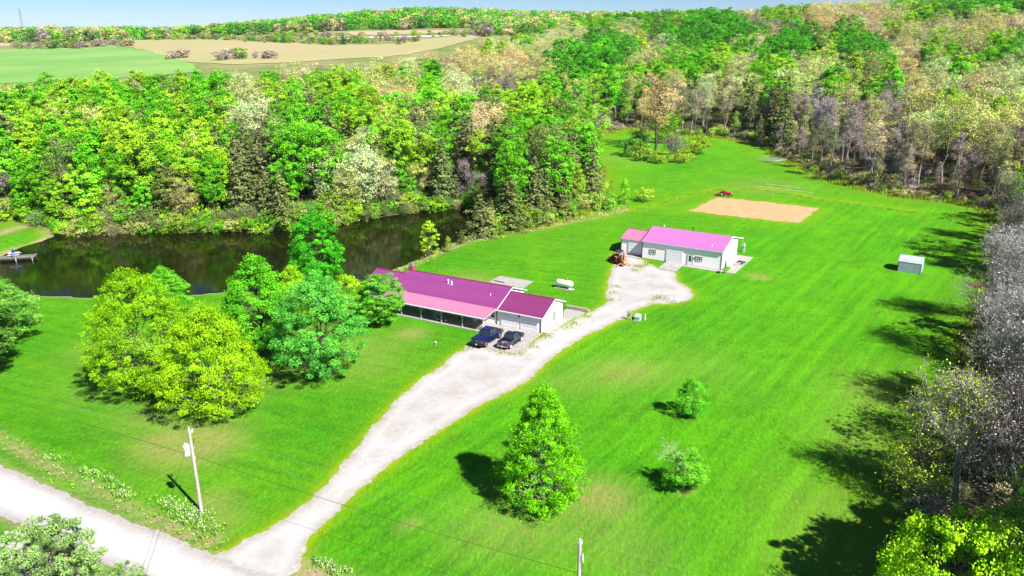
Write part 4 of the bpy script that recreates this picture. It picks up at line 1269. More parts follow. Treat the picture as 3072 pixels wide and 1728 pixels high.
roof_plane(rm, MX0 - .34, -7.16, -.46, 2.73, MD / 2, 4.66, ROOF_A); roof_plane(rm, MX0 - .34, -7.16, MD + .46, 2.73, MD / 2, 4.66, ROOF_A)
MB().prism([(MD / 2 - .18, 4.63), (MD / 2, 4.73), (MD / 2 + .18, 4.63), (MD / 2, 4.69)], MX0 - .36, -7.14, axis='x').build('ridge_cap', RIDGE, rm)
MB().beam((-7.155, -.46, 2.70), (-7.155, MD / 2, 4.63), .03, .16).beam((-7.155, MD + .46, 2.70), (-7.155, MD / 2, 4.63), .03, .16).build('rake_trim', TRIM, rm)
MB().box(MX0 - .3, -7.2, MD + .47, MD + .58, 2.62, 2.73).build('gutter', TRIM, rm)
rf = MB(); rf.prism([(.55, 2.30), (4.3, 3.86), (8.05, 2.30), (8.05, 2.42), (4.3, 3.98), (.55, 2.42)], -33.0, MX0 - .36, axis='x')
rw = rf.build('wing_roof', TRIM, house)
roof_plane(rw, -33.05, MX0 - .36, .5, 2.43, 4.3, 4.0, ROOF_A); roof_plane(rw, -33.05, MX0 - .36, 8.1, 2.43, 4.3, 4.0, ROOF_A)
MB().prism([(4.12, 3.97), (4.3, 4.07), (4.48, 3.97), (4.3, 4.03)], -33.07, MX0 - .37, axis='x').build('ridge_cap', RIDGE, rw)
MB().box(-33.0, MX0 - .4, .38, .49, 2.33, 2.44).build('gutter', TRIM, rw)
# porch
PF = -3.55
pr = MB().prism([(-.46, 2.60), (PF - .45, 2.24), (PF - .45, 2.34), (-.46, 2.70)], MX0 - .3, -7.3, axis='x').build('porch_roof', TRIM, house)
roof_plane(pr, MX0 - .32, -7.25, PF - .5, 2.36, -.40, 2.735, ROOF_B, gap=.30)
MB().box(MX0 - .3, -7.25, PF - .62, PF - .51, 2.24, 2.37).build('gutter', TRIM, pr)
MB().box(MX0, -7.55, PF - .12, PF + .02, 2.02, 2.24).build('porch_beam', GREYW, house)
MB().box(MX0 - .2, -7.5, PF - .35, -.03, -.1, .14).build('porch_floor', CONC, house)
for px in (-7.75, -11.4, -15.1, -18.8, -22.5, -26.1):
    p_ = MB().box(px - .075, px + .075, PF - .13, PF + .02, .14, 2.05).build('porch_post', GREYW if px < -8 else TRIM, house)
    q = MB().beam((px, PF - .05, 1.52), (px - .42, PF - .05, 2.02), .09, .09)
    if px < -8: q.beam((px, PF - .05, 1.52), (px + .42, PF - .05, 2.02), .09, .09)
    q.build('brace', GREYW if px < -8 else TRIM, p_)
# chimney: every course a piece
ch = MB().box(-26.75, -26.05, 4.75, 5.45, 3.6, 5.25).build('chimney', MORTAR, house)
bmh = {}
for zc in range(9):
    for side in range(4):
        for k in range(3):
            key = side % 2
            if key not in bmh:
                me = (MB().box(-.11, .11, -.02, .02, -.032, .032) if key == 0 else MB().box(-.02, .02, -.11, .11, -.032, .032)).mesh('brick'); me.materials.append(BRICK); bmh[key] = me
            o = bpy.data.objects.new('brick', bmh[key]); COL.objects.link(o); o.parent = ch
            off = (-.232 + .232 * k) + (.04 if zc % 2 else -.04) * .5
            zz = 4.53 + zc * .083
            if side == 0: o.location = (-26.4 + off, 4.745, zz)
            if side == 2: o.location = (-26.4 + off, 5.455, zz)
            if side == 1: o.location = (-26.045, 5.1 + off, zz)
            if side == 3: o.location = (-26.755, 5.1 + off, zz)
cap = MB().box(-26.72, -26.08, 4.78, 5.42, 5.25, 5.31)
for a, b_ in ((-26.66, 4.84), (-26.14, 4.84), (-26.66, 5.36), (-26.14, 5.36)): cap.box(a - .03, a + .03, b_ - .03, b_ + .03, 5.31, 5.62)
cap.box(-26.56, -26.24, 4.94, 5.26, 5.31, 5.56)
cap.loft([[(-26.76, 4.74, 5.62), (-26.04, 4.74, 5.62), (-26.04, 5.46, 5.62), (-26.76, 5.46, 5.62)], [(-26.5, 5.0, 5.74), (-26.3, 5.0, 5.74), (-26.3, 5.2, 5.74), (-26.5, 5.2, 5.74)]])
cap.build('chimney_cap', GALV, ch)
def on_main(x, y): return 2.73 + (4.66 - 2.73) * (y + .46) / (MD / 2 + .46)
for (x, y, r, hh) in ((-17.9, 2.9, .10, .55), (-17.2, 2.75, .10, .5), (-9.7, 2.0, .05, .35)):
    v_ = MB().tube([(x, y, on_main(x, y) - .05), (x, y, on_main(x, y) + hh)], r, 10).tube([(x, y, on_main(x, y) + .01), (x, y, on_main(x, y) + .06)], [r * 2, r * 1.2], 10)
    if r > .06: v_.tube([(x, y, on_main(x, y) + hh), (x, y, on_main(x, y) + hh + .1)], [r * 1.6, r * .9], 10)
    v_.build('roof_vent', WHITEP, house)
garage_door(house, -6.55, -3.95, -.06, 2.25); garage_door(house, -3.30, -.70, -.06, 2.25)
for x in (-7.46, -.06): MB().box(x - .05, x + .05, -.14, -.03, .05, 2.5).build('downspout', DARKGUT, house)
MB().box(.03, .12, GD - .12, GD - .02, .05, 2.5).build('downspout', DARKGUT, house)
MB().box(.0, .045, -.045, .02, .15, 2.6).build('corner_trim', TRIM, house)
lt = MB().box(-3.70, -3.55, -.22, -.06, 1.95, 2.22).prism([(-3.73, 2.22), (-3.52, 2.22), (-3.625, 2.34)], -.24, -.04); lt.build('wall_lamp', BLACKP, house)
window(house, (.025, 4.25, 1.30), .95, 1.45, 'right', smat=TRIM, grid=(2, 4))
window(house, (-8.15, -.03, 1.55), .55, 1.0, 'front', shutters=False, grid=(1, 2))
for x in (-12.5, -16.6, -20.2, -23.8): window(house, (x, -.03, 1.55), 1.0, 1.1, 'front', shutters=False, grid=(2, 2))
pd = MB().box(-14.9, -14.0, -.08, -.02, .15, 2.15).build('front_door', DOORW, house); MB().box(-14.12, -14.06, -.13, -.08, 1.0, 1.1).build('handle', STEEL, pd)
MB().box(.02, .12, .55, .75, 1.15, 1.45).build('meter_box', GALV, house)
dsh = MB(); dsh.tube([(-29.2, 8.3, 3.0), (-29.2, 8.6, 3.5)], .03, 6)
for i in range(6):
    pass
dsh.loft([[(-29.2 + .34 * r * math.cos(a), 8.6 - .08 * (1 - r) - .1, 3.6 + .34 * r * math.sin(a)) for a in np.linspace(0, 6.283, 13)[:-1]] for r in (.05, .5, 1.0)])
dsh.build('dish_antenna', WHITEP, house)

def LH(x, y, z=0):
    c, s = math.cos(HR), math.sin(HR)
    return (HO[0] + x * c - y * s, HO[1] + x * s + y * c, z)

# concrete round the house: slabs are pieces of a pavement
def slabs(name, cells, O, rot, label=None, cat=None, thick=.09, z=0.0, kind=None):
    t = bpy.data.objects.new(name, None); COL.objects.link(t); t.location = (O[0], O[1], z); t.rotation_euler = (0, 0, rot)
    tag(t, label, cat, kind=kind)
    for poly in cells:
        c = np.mean(poly, 0); P_ = [(c[0] + (p[0] - c[0]) * .995, c[1] + (p[1] - c[1]) * .995) for p in poly]
        MB().prism(P_, 0, thick, axis='z').build('slab', CONC, t)
    return t
slabs('concrete_apron', [[(-7.5, -8.5), (-3.7, -8.5), (-3.7, -4.2), (-7.5, -4.2)], [(-3.68, -8.5), (.15, -8.5), (.15, -4.2), (-3.68, -4.2)],
                         [(-7.48, -4.18), (-3.7, -4.18), (-3.7, -.05), (-7.48, -.05)], [(-3.68, -4.18), (.15, -4.18), (.15, -.05), (-3.68, -.05)]], HO, HR, kind='structure')
slabs('concrete_walk', [[(.08, .2), (1.0, .2), (1.3, 3.7), (.08, 3.7)], [(.08, 3.72), (1.3, 3.72), (1.7, 7.5), (.08, 7.5)], [(-.9, 7.6), (1.7, 7.6), (2.5, 10.0), (2.2, 10.9), (-.9, 10.9)]], HO, HR, kind='structure')
slabs('concrete_pad', [[(-18.4, 16.7), (-15.1, 16.7), (-15.1, 20.8), (-18.4, 20.8)], [(-15.08, 16.7), (-11.7, 16.7), (-11.7, 20.8), (-15.08, 20.8)]], HO, HR, kind='structure')
lx, ly, _ = LH(-16.9, 17.7)
o = MB().box(-1.1, 1.1, -.14, -.08, 0, .08).box(-1.1, 1.1, .08, .14, 0, .08)
for k in range(6): o.box(-1.0 + .4 * k - .03, -1.0 + .4 * k + .03, -.08, .08, .02, .06)
tag(o.build('ladder', M('rust_brown_paint', (.13, .06, .05), rough=.7), None, loc=(lx, ly, .1), rz=HR - .05), 'dark brown ladder lying flat on the rear concrete pad', 'ladder')
# retaining wall of stacked stone
rwl = thing('retaining_wall', 'low stacked stone retaining wall behind the garage corner', 'wall', LH(-1.0, 11.15), HR)
r_ = random.Random(3)
for row in range(4):
    x = 0.0
    while x < 3.9 - row * .12:
        wd = r_.uniform(.26, .44)
        b_ = MB().box(x + .01, min(x + wd, 3.9) - .01, r_.uniform(-.03, .02), .3, row * .15 + .005, row * .15 + .143)
        b_.build('stone', STONE, rwl); x += wd
# propane tank
tk = LH(3.0, 18.0)
tA = ground0(1665, 862); tB = ground0(1722, 871)
tcx, tcy = (tA[0] + tB[0]) / 2, (tA[1] + tB[1]) / 2
trz = math.radians(-30)
tank = thing('propane_tank', 'white horizontal propane tank with red lid on the lawn', 'tank', (tcx, tcy + .2, 0), trz)
rr_ = [(-1.62, .02), (-1.6, .18), (-1.5, .36), (-1.32, .5), (-1.1, .56), (1.1, .56), (1.32, .5), (1.5, .36), (1.6, .18), (1.62, .02)]
secs = [[(x, r * math.cos(a), .98 + r * math.sin(a)) for a in np.linspace(0, 2 * math.pi, 25)[:-1]] for x, r in rr_]
MB().loft(secs).build('shell', M('white_tank_paint', (.78, .79, .82), rough=.35, var=.03), tank, smooth=True)
MB().tube([(.45, 0, 1.5), (.45, 0, 1.74)], [.17, .15], 14).tube([(.38, 0, 1.72), (.55, -.1, 1.86)], [.16, .15], 12).build('lid', M('red_lid', (.55, .06, .06), rough=.5), tank)
MB().tube([(.0, 0, 1.5), (.0, 0, 1.62)], .07, 10).build('valve', STEEL, tank)
for x in (-1.0, 1.0):
    MB().box(x - .06, x + .06, -.30, .30, .1, .5).build('leg', TRIM, tank)
MB().box(-1.75, 1.75, -.55, .55, -.02, .1).build('base_slab', CONC, tank)

# utility cabinet, meter posts
cb = ground0(1914, 962)
cab = thing('transformer_box', 'pale green pad transformer box beside the drive', 'transformer box', (cb[0], cb[1] + .3, 0), math.radians(-24))
CABM = M('pale_green_cabinet', (.38, .50, .46), rough=.5)
MB().box(-.55, .5, -.6, .7, -.02, .1).build('pad', CONC, cab)
MB().prism([(-.45, .1), (.6, .1), (.6, .85), (-.45, .68)], -.45, .4, axis='x').build('cabinet', CABM, cab)
MB().box(-.40, .35, -.475, -.452, .15, .62).build('door', M('green_grey_door', (.20, .32, .31), rough=.5), cab)
pb = ground0(1935, 960)
tag(MB().box(-.07, .07, -.07, .07, 0, .95).prism([(-.09, .95), (.09, .95), (0, 1.03)], -.09, .09).build('marker_post', WHITEP, None, loc=(pb[0], pb[1], 0), rz=.3), 'short white marker post right of the transformer box', 'post')
mp_ = ground0(1888, 959)
ms_ = thing('meter_stand', 'pair of posts holding grey meter boxes by the drive', 'meter stand', (mp_[0], mp_[1], 0), math.radians(-28))
for x in (-.28, .28): MB().box(x - .06, x + .06, -.05, .05, 0, 1.5).build('post', GREYW, ms_)
for z in (.75, 1.35): MB().box(-.36, .36, -.08, -.05, z - .06, z + .06).build('crossboard', GREYW, ms_)
MB().box(-.24, .0, -.22, -.08, .85, 1.28).tube([(-.12, -.24, 1.1), (-.12, -.30, 1.1)], .08, 12).build('meter_box', GALV, ms_)
MB().box(.05, .25, -.2, -.08, .85, 1.2).build('breaker_box', GALV, ms_)
MB().tube([(-.12, -.14, .85), (-.12, -.14, 0)], .03, 8).build('conduit', STEEL, ms_)

# ---------------------------------------------------------------- workshop
SO = ground0(2163, 811); SR = math.radians(-30)
shop = thing('workshop', 'white workshop with orchid metal roof, garage door and side bay', 'workshop', (SO[0], SO[1], 0), SR)
SX, SD = -15.45, 10.8
def stop(t): return 3.52 + (5.05 - 3.52) * (t / .52) if t < .52 else 5.05 - (5.05 - 3.30) * ((t - .52) / .48)
w = MB(); siding(w, (SX, 0), (0, 0), .12, lambda t: 3.55); w.build('front_wall', SIDING, shop)
w = MB(); siding(w, (0, 0), (0, SD), .12, stop); w.build('gable_wall', SIDING, shop)
w = MB(); siding(w, (0, SD), (SX, SD), .12, lambda t: 3.3); w.build('rear_wall', SIDING, shop)
w = MB(); siding(w, (SX, SD), (SX, 0), .12, lambda t: stop(1 - t)); w.build('left_wall', SIDING, shop)
MB().box(SX - .03, .03, -.03, SD + .03, -.1, .12).build('foundation', DARKGUT, shop)
yr = SD * .52
rf = MB().prism([(-.22, 3.44), (yr, 5.02), (SD + 3.7, 2.62), (SD + 3.7, 2.72), (yr, 5.13), (-.22, 3.54)], SX - .15, .22, axis='x').build('roof', TRIM, shop)
roof_plane(rf, SX - .18, .25, -.26, 3.55, yr, 5.15, ROOF_C); roof_plane(rf, SX - .18, .25, SD + 3.75, 2.73, yr, 5.15, ROOF_C)
MB().prism([(yr - .16, 5.12), (yr, 5.21), (yr + .16, 5.12), (yr, 5.17)], SX - .2, .27, axis='x').build('ridge_cap', ROOF_B, rf)
MB().beam((.26, -.26, 3.5), (.26, yr, 5.09), .04, .2).beam((.26, SD + 3.75, 2.68), (.26, yr, 5.09), .04, .2).build('rake_trim', TRIM, rf)
MB().box(SX - .15, .2, -.36, -.265, 3.43, 3.56).build('gutter', M('blue_grey_gutter', (.45, .50, .58), rough=.5), rf)
garage_door(shop, -10.42, -7.5, -.06, 2.5, 5, 6)
dr = MB().box(-6.38, -5.5, -.08, -.02, .12, 2.12).build('entry_door', DOORW, shop)
MB().box(-6.18, -5.70, -.095, -.081, .85, 1.95).build('pane', GLASS, dr); MB().box(-5.62, -5.56, -.15, -.08, 1.0, 1.1).build('handle', STEEL, dr)
MB().box(-6.5, -6.38, -.1, -.02, .12, 2.24).box(-5.5, -5.38, -.1, -.02, .12, 2.24).box(-6.38, -5.5, -.1, -.02, 2.12, 2.24).build('door_frame', M('grey_green_trim', (.36, .38, .36), rough=.6), shop)
window(shop, (-13.33, -.03, 1.68), .62, .82, 'front', grid=(2, 2)); window(shop, (-4.27, -.03, 1.62), .62, .82, 'front', grid=(2, 2))
window(shop, (.025, 3.2, 1.75), .30, .35, 'right', shutters=False, grid=(1, 1))
MB().box(-.05, .05, -.1, -.03, .05, 3.4).build('downspout', DARKGUT, shop)
MB().box(SX - .03, SX + .06, -.1, -.03, .05, 3.4).build('downspout', DARKGUT, shop)
MB().box(-5.25, -5.1, -.2, -.04, 1.5, 1.75).build('wall_lamp', BLACKP, shop)
sd_ = MB().box(.02, .06, 8.7, 9.6, .12, 2.15).build('side_door', DOORW, shop); MB().box(.06, .12, 8.75, 8.85, 1.0, 1.1).build('handle', STEEL, sd_)
for x in (SX, -7.7, .1):
    MB().box(x - .08, x + .08, SD + 3.4, SD + 3.56, 0, 2.66).build('porch_post', GREYW, shop)
MB().box(SX - .1, .2, SD + 3.38, SD + 3.58, 2.5, 2.66).build('porch_beam', GREYW, shop)
def on_shop(y): return 3.55 + (5.15 - 3.55) * (y + .26) / (yr + .26)
MB().tube([(-7.6, yr + .5, 4.8), (-7.6, yr + .5, 5.75)], .09, 10).tube([(-7.6, yr + .5, 5.7), (-7.6, yr + .5, 5.85)], [.16, .1], 10).build('flue', DARKGUT, shop)
MB().tube([(-13.6, yr + .9, 4.7), (-13.6, yr + .9, 5.3)], [.22, .2], 12).tube([(-13.6, yr + .9, 5.3), (-13.6, yr + .9, 5.45)], [.24, .1], 12).build('turbine_vent', GALV, shop)
MB().tube([(-2.4, 1.35, on_shop(1.35) - .05), (-2.4, 1.35, on_shop(1.35) + .35)], .06, 10).tube([(-2.4, 1.35, on_shop(1.35)), (-2.4, 1.35, on_shop(1.35) + .05)], [.16, .1], 10).build('roof_vent', WHITEP, shop)
# side bay
w = MB(); siding(w, (-20.3, 1.3), (SX - .02, 1.3), .12, lambda t: 3.0); siding(w, (-20.3, 9.0), (-20.3, 1.3), .12, lambda t: 3.0 + 1.15 * (1 - abs(2 * t - 1))); siding(w, (SX - .02, 9.0), (-20.3, 9.0), .12, lambda t: 3.0)
w.build('side_bay_wall', SIDING, shop)
rb = MB().prism([(1.1, 2.9), (5.15, 4.12), (9.2, 2.9), (9.2, 3.0), (5.15, 4.22), (1.1, 3.0)], -20.45, SX - .2, axis='x').build('side_bay_roof', TRIM, shop)
roof_plane(rb, -20.5, SX - .2, 1.05, 3.01, 5.15, 4.24, ROOF_B); roof_plane(rb, -20.5, SX - .2, 9.25, 3.01, 5.15, 4.24, ROOF_B)
MB().prism([(5.0, 4.22), (5.15, 4.3), (5.3, 4.22), (5.15, 4.27)], -20.5, SX - .2, axis='x').build('ridge_cap', RIDGE, rb)
garage_door(shop, -18.65, -16.1, 1.24, 2.4, 4, 5)
MB().box(-20.36, -20.28, 1.2, 1.28, .05, 2.9).build('downspout', DARKGUT, shop)
slabs('workshop_apron', [[(-10.5, -4.9), (-8.8, -4.95), (-8.8, -.08), (-10.5, -.08)], [(-8.78, -4.95), (-7.0, -5.0), (-7.0, -.08), (-8.78, -.08)], [(-6.98, -1.3), (-3.5, -1.3), (-3.5, -.08), (-6.98, -.08)],
                         [(-3.48, -1.3), (.8, -1.3), (.8, -.08), (-3.48, -.08)], [(-20.3, -.6), (-15.6, -.5), (-15.6, 1.2), (-20.3, 1.2)]], SO, SR, kind='structure')
slabs('workshop_walk', [[(1.2, -1.0), (2.7, -.9), (2.9, 4.0), (1.3, 4.0)], [(1.3, 4.02), (2.9, 4.02), (3.1, 7.5), (.15, 7.5)], [(.1, 7.52), (3.1, 7.52), (3.2, 11.2), (.1, 11.4)]], SO, SR, kind='structure')
def LS(x, y, z=0):
    c, s = math.cos(SR), math.sin(SR)
    return (SO[0] + x * c - y * s, SO[1] + x * s + y * c, z)
t = thing('storage_tank', 'white upright storage box against the workshop gable wall', 'tank', LS(.75, 3.0), SR)
MB().box(-.45, .45, -.7, .7, .05, 1.25).build('body', WHITEP, t, bevel=.06); MB().box(-.48, .48, -.73, .73, 1.25, 1.33).build('lid', WHITEP, t, bevel=.02)
t = thing('scrap_pile', 'heap of black and pale scrap on the walk right of the workshop', 'scrap pile', LS(2.0, 5.2, .1), SR)
MB().beam((-.9, -1.4, .1), (1.0, .9, .14), .28, .05).beam((-.7, -1.2, .22), (.2, .6, .3), .2, .05).build('board', GREYW, t)
MB().ring((-.2, .6, .12), (0, 0, 1), .34, .12, 18, 8).ring((-.1, .7, .34), (.1, 0, 1), .33, .11, 18, 8).build('tyre', BLACK, t)
MB().tube([(.3, -.2, .1), (.7, .4, .3), (.9, 1.2, .2), (.2, 1.8, .15)], .09, 8).build('hose', BLACKP, t)
MB().box(.2, .8, .9, 1.4, .02, .4).build('crate', GALV, t)
MB().beam((-1.0, 1.6, .04), (.6, 1.9, .04), .8, .05).build('pallet', GREYW, t)
t = thing('hose_reel', 'small wheel and black tub at the front right workshop corner', 'wheel', LS(.9, -1.25, .0), SR)
MB().ring((0, 0, .32), (1, .3, 0), .24, .07, 18, 8).build('tyre', BLACK, t); MB().tube([(-.05, -.015, .32), (.05, .015, .32)], .17, 12).build('rim', WHITEP, t)
MB().tube([(-.9, -.5, 0), (-.9, -.5, .28)], [.28, .32], 14).build('tub', BLACKP, t)
t = thing('gas_pump', 'pale green old upright pump by the workshop rear post', 'pump', LS(.55, 14.3), SR)
MB().box(-.22, .22, -.18, .18, 0, 1.35).build('body', M('mint_enamel', (.50, .66, .60), rough=.5), t, bevel=.02)
MB().tube([(0, 0, 1.35), (0, 0, 1.6)], [.17, .12], 14).tube([(0, 0, 1.6), (0, 0, 1.78)], [.15, .06], 14).build('globe', WHITEP, t)
MB().box(-.12, .12, -.2, -.18, .85, 1.1).build('gauge', M('red_gauge', (.5, .08, .06), rough=.5), t)

# ---------------------------------------------------------------- metal shed on the lawn
sa, sb_ = ground0(2692, 813), ground0(2760, 824)
srz = math.atan2(sb_[1] - sa[1], sb_[0] - sa[0])
shed = thing('metal_shed', 'small silver blue metal shed at the edge of the tree shade', 'shed', (sa[0], sa[1], 0), srz + .02)
SHM = M('ribbed_shed_metal', (.46, .50, .64), rough=.45, metal=0, var=.10, scale=2); SHR = M('shed_roof_metal', (.42, .46, .58), rough=.35, metal=0, var=.12, scale=1.5)
w = MB().box(0, 3.75, 0, 3.6, 0, 1.95)
for i in range(14): w.prism([(.12 + i * .27 - .05, -.0), (.12 + i * .27 - .03, -.05), (.12 + i * .27 + .03, -.05), (.12 + i * .27 + .05, 0)], .02, 1.93, axis='z')
w.prism([(0, 1.95), (3.6, 1.95), (3.3, 2.35), (1.8, 2.7), (.3, 2.35)], 0, 3.75, axis='x')
w.build('wall', SHM, shed)
for i in range(14): pass
r1 = MB().loft([[(-.1, -.08, 1.93), (-.1, .32, 2.42), (-.1, .32, 2.38), (-.1, -.05, 1.9)], [(3.85, -.08, 1.93), (3.85, .32, 2.42), (3.85, .32, 2.38), (3.85, -.05, 1.9)]]); 
r1.loft([[(-.1, .32, 2.42), (-.1, 1.8, 2.78), (-.1, 1.8, 2.73), (-.1, .32, 2.38)], [(3.85, .32, 2.42), (3.85, 1.8, 2.78), (3.85, 1.8, 2.73), (3.85, .32, 2.38)]])
r1.build('roof_front', SHR, shed)
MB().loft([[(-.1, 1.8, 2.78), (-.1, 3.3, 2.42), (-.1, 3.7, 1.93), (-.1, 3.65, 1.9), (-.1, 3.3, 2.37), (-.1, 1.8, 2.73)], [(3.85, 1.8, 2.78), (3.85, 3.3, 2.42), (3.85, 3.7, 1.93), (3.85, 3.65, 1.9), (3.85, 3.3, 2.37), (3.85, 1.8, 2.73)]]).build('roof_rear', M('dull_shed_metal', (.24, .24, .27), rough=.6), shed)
MB().box(3.75, 3.80, 1.2, 2.4, .05, 1.85).build('door', SHM, shed)
MB().box(-.05, 3.8, -.05, 0, 1.86, 1.93).box(3.72, 3.8, -.06, .0, 0, 1.93).box(-.05, .03, -.06, 0, 0, 1.93).build('trim', DARKGUT, shed)

# ---------------------------------------------------------------- pickups
def wheel(par, x, y, r, wd, rim_mat, side, spokes=6):
    w_ = bpy.data.objects.new('wheel', None); 
    m = MB(); secs = []
    prof = [(-.5, .72), (-.5, .93), (-.38, 1.0), (.38, 1.0), (.5, .93), (.5, .72)]
    for i in range(22):
        a = 2 * math.pi * i / 22
        secs.append([(x + p * 1.0 * 0 + r * q * math.cos(a), y + p * wd, r + r * q * math.sin(a)) for p, q in prof])
    secs.append(secs[0]); m.loft(secs, cap=False)
    ty = m.build('wheel', BLACK, par, smooth=False)
    h = MB(); yy = y + side * wd * .40
    h.tube([(x, y - side * wd * .3, r), (x, yy - side * .03, r)], r * .70, 20)
    h.build('hub_back', BLACKP, ty)
    h = MB()
    for k in range(spokes):
        a = 2 * math.pi * k / spokes
        h.beam((x, yy, r), (x + r * .66 * math.cos(a), yy, r + r * .66 * math.sin(a)), .10 * r / .42, .045, up=(0, 1, 0))
    h.ring((x, yy, r), (0, 1, 0), r * .66, r * .06, 22, 5); h.tube([(x, yy - .03, r), (x, yy + side * .03, r)], r * .16, 10)
    h.build('rim', rim_mat, ty)

def pickup(name, label, loc, rz, L_, W, cover, paint, rimm, r=.43, wbf=(.88, 4.62), lift=0.0, bumper=BLACKP, zb=1.0):
    """x runs from the rear bumper (0) to the nose (L_)"""
    t = thing(name, label, 'pickup truck', loc, rz)
    k = L_ / 5.8; h = W / 2; z0 = .50 + lift; belt = 1.18 * zb + lift; bed = 1.16 * zb + lift; roof = 1.90 * zb + lift; hood = 1.14 * zb + lift
    def sec(x, hw, za, zt, inset=.06):
        return [(x, -hw + .05, za), (x, -hw, za + .18), (x, -hw, (za + zt) / 2 + .1), (x, -hw + inset, zt), (x, hw - inset, zt), (x, hw, (za + zt) / 2 + .1), (x, hw, za + .18), (x, hw - .05, za)]
    b = MB()
    b.loft([sec(1.98 * k, h, z0, belt), sec(2.1 * k, h, z0, belt), sec(4.25 * k, h, z0, belt), sec(4.35 * k, h, z0, hood + .02), sec(5.35 * k, h * .985, z0, hood - .05), sec(5.68 * k, h * .93, z0 + .05, hood - .14), sec(5.76 * k, h * .85, z0 + .1, hood - .3)])
    b.build('body', paint, t)
    # bed: sides, front, tailgate, floor
    bd = MB()
    for s in (-1, 1):
        ya, yb = (s * h, s * (h - .10))
        bd.box(.10 * k, 1.96 * k, min(ya, yb), max(ya, yb), z0, bed)
        bd.box(.10 * k, 1.96 * k, min(s * (h - .16), s * (h + .0)), max(s * (h - .16), s * (h + .0)), bed, bed + .03)
    bd.box(1.88 * k, 1.97 * k, -h + .1, h - .1, z0, bed)
    bd.box(.12 * k, 1.9 * k, -h + .1, h - .1, z0 + .05, z0 + .12)
    bd.build('bed', paint, t)
    tg = MB().box(.02 * k, .10 * k, -h + .03, h - .03, z0 + .02, bed + .01).build('tailgate', paint, t)
    MB().box(-.0, .02 * k, -.12, .12, bed - .2, bed - .12).build('handle', STEEL, tg)
    if cover:
        c = MB()
        for i in range(4):
            c.box((.10 + .465 * i) * k + .012, (.10 + .465 * (i + 1)) * k - .012, -h + .08, h - .08, bed + .032, bed + .075)
        c.build('bed_cover', cover, t, bevel=.012)
    else:
        ln = MB()
        for i in range(9): ln.box(.2 * k, 1.85 * k, -h + .16 + i * (2 * h - .4) / 8, -h + .20 + i * (2 * h - .4) / 8, z0 + .121, z0 + .15)
        ln.build('bed_liner', M('scuffed_bed_liner', (.30, .28, .34), rough=.6, var=.3, scale=6), t)
        MB().ring((.8 * k, .35, z0 + .25), (0, 0, 1), .16, .05, 12, 6).box(.5 * k, .75 * k, .3, .55, z0 + .15, z0 + .35).build('cargo', M('pale_cargo', (.5, .5, .52), rough=.6), t)
    # cab: glasshouse + roof
    g = MB(); cx0, cx1 = 2.02 * k, (4.30 if cover else 4.05) * k
    g.loft([[(cx0, -h + .08, belt), (cx1 + .12, -h + .08, belt), (cx1 + .12, h - .08, belt), (cx0, h - .08, belt)], [(cx0 + .22, -h + .24, roof - .06), (cx1 - .52, -h + .24, roof - .06), (cx1 - .52, h - .24, roof - .06), (cx0 + .22, h - .24, roof - .06)]])
    g.build('windows', GLASS, t)
    rfm = MB(); rfm.loft([[(cx0 + .18, -h + .20, roof - .07), (cx1 - .46, -h + .20, roof - .07), (cx1 - .46, h - .20, roof - .07), (cx0 + .18, h - .20, roof - .07)], [(cx0 + .30, -h + .30, roof), (cx1 - .62, -h + .30, roof), (cx1 - .62, h - .30, roof), (cx0 + .30, h - .30, roof)]])
    rfm.build('roof', paint, t, bevel=.015)
    pl = MB()
    for s in (-1, 1):
        for (xa, xb) in ((cx0, cx0 + .22), (cx1 + .12, cx1 - .52), ((cx0 + cx1) / 2, (cx0 + cx1) / 2 - .03)):
            pl.beam((xa, s * (h - .07), belt), (xb, s * (h - .23), roof - .05), .09, .05)
    pl.build('pillars', paint, t)
    for s in (-1, 1):
        MB().box(cx0 + .1, cx1 + .1, min(s * h, s * (h + .012)), max(s * h, s * (h + .012)), belt - .05, belt - .02).build('side_trim', STEEL, t)
        for dx in ((cx0 + .55), (cx1 - .35)): MB().box(dx - .09, dx + .09, min(s * h, s * (h + .03)), max(s * h, s * (h + .03)), belt - .18, belt - .14).build('door_handle', paint, t)
        MB().box(cx1 - .12, cx1 + .06, min(s * (h + .02), s * (h + .26)), max(s * (h + .02), s * (h + .26)), belt + .02, belt + .24).build('mirror', BLACKP, t, bevel=.02)
        MB().box(2.2 * k, 4.0 * k, min(s * (h - .02), s * (h + .12)), max(s * (h - .02), s * (h + .12)), z0 - .06, z0 + .0).build('running_board', BLACKP, t)
        MB().box(-.005, .06 * k, min(s * (h - .16), s * (h + .004)), max(s * (h - .16), s * (h + .004)), bed - .42, bed - .08).build('tail_light', M('red_lens', (.60, .01, .012), rough=.25) if 'red_lens' not in bpy.data.materials else bpy.data.materials['red_lens'], t)
        MB().box(5.62 * k, 5.72 * k, min(s * (h - .34), s * (h - .08)), max(s * (h - .34), s * (h - .08)), z0 + .3, z0 + .48).build('headlight', GLASS, t)
        for wx in wbf:
            wheel(t, wx * k, s * (h - .10), r, .26, rimm, s)
            fl = MB()
            for i in range(9):
                a0, a1 = math.pi * i / 9, math.pi * (i + 1) / 9
                p = [(wx * k + (r + .06) * math.cos(a), s * (h + .015), r + (r + .06) * math.sin(a)) for a in (a0, a1)]
                q = [(wx * k + (r + .12) * math.cos(a), s * (h + .015), r + (r + .12) * math.sin(a)) for a in (a0, a1)]
                fl.add([p[0], p[1], q[1], q[0]] + [(a_[0], s * (h - .10), a_[2]) for a_ in (p[0], p[1], q[1], q[0])], [(0, 1, 2, 3), (7, 6, 5, 4), (0, 4, 5, 1), (1, 5, 6, 2), (2, 6, 7, 3), (3, 7, 4, 0)])
            fl.build('fender_flare', BLACKP, t)
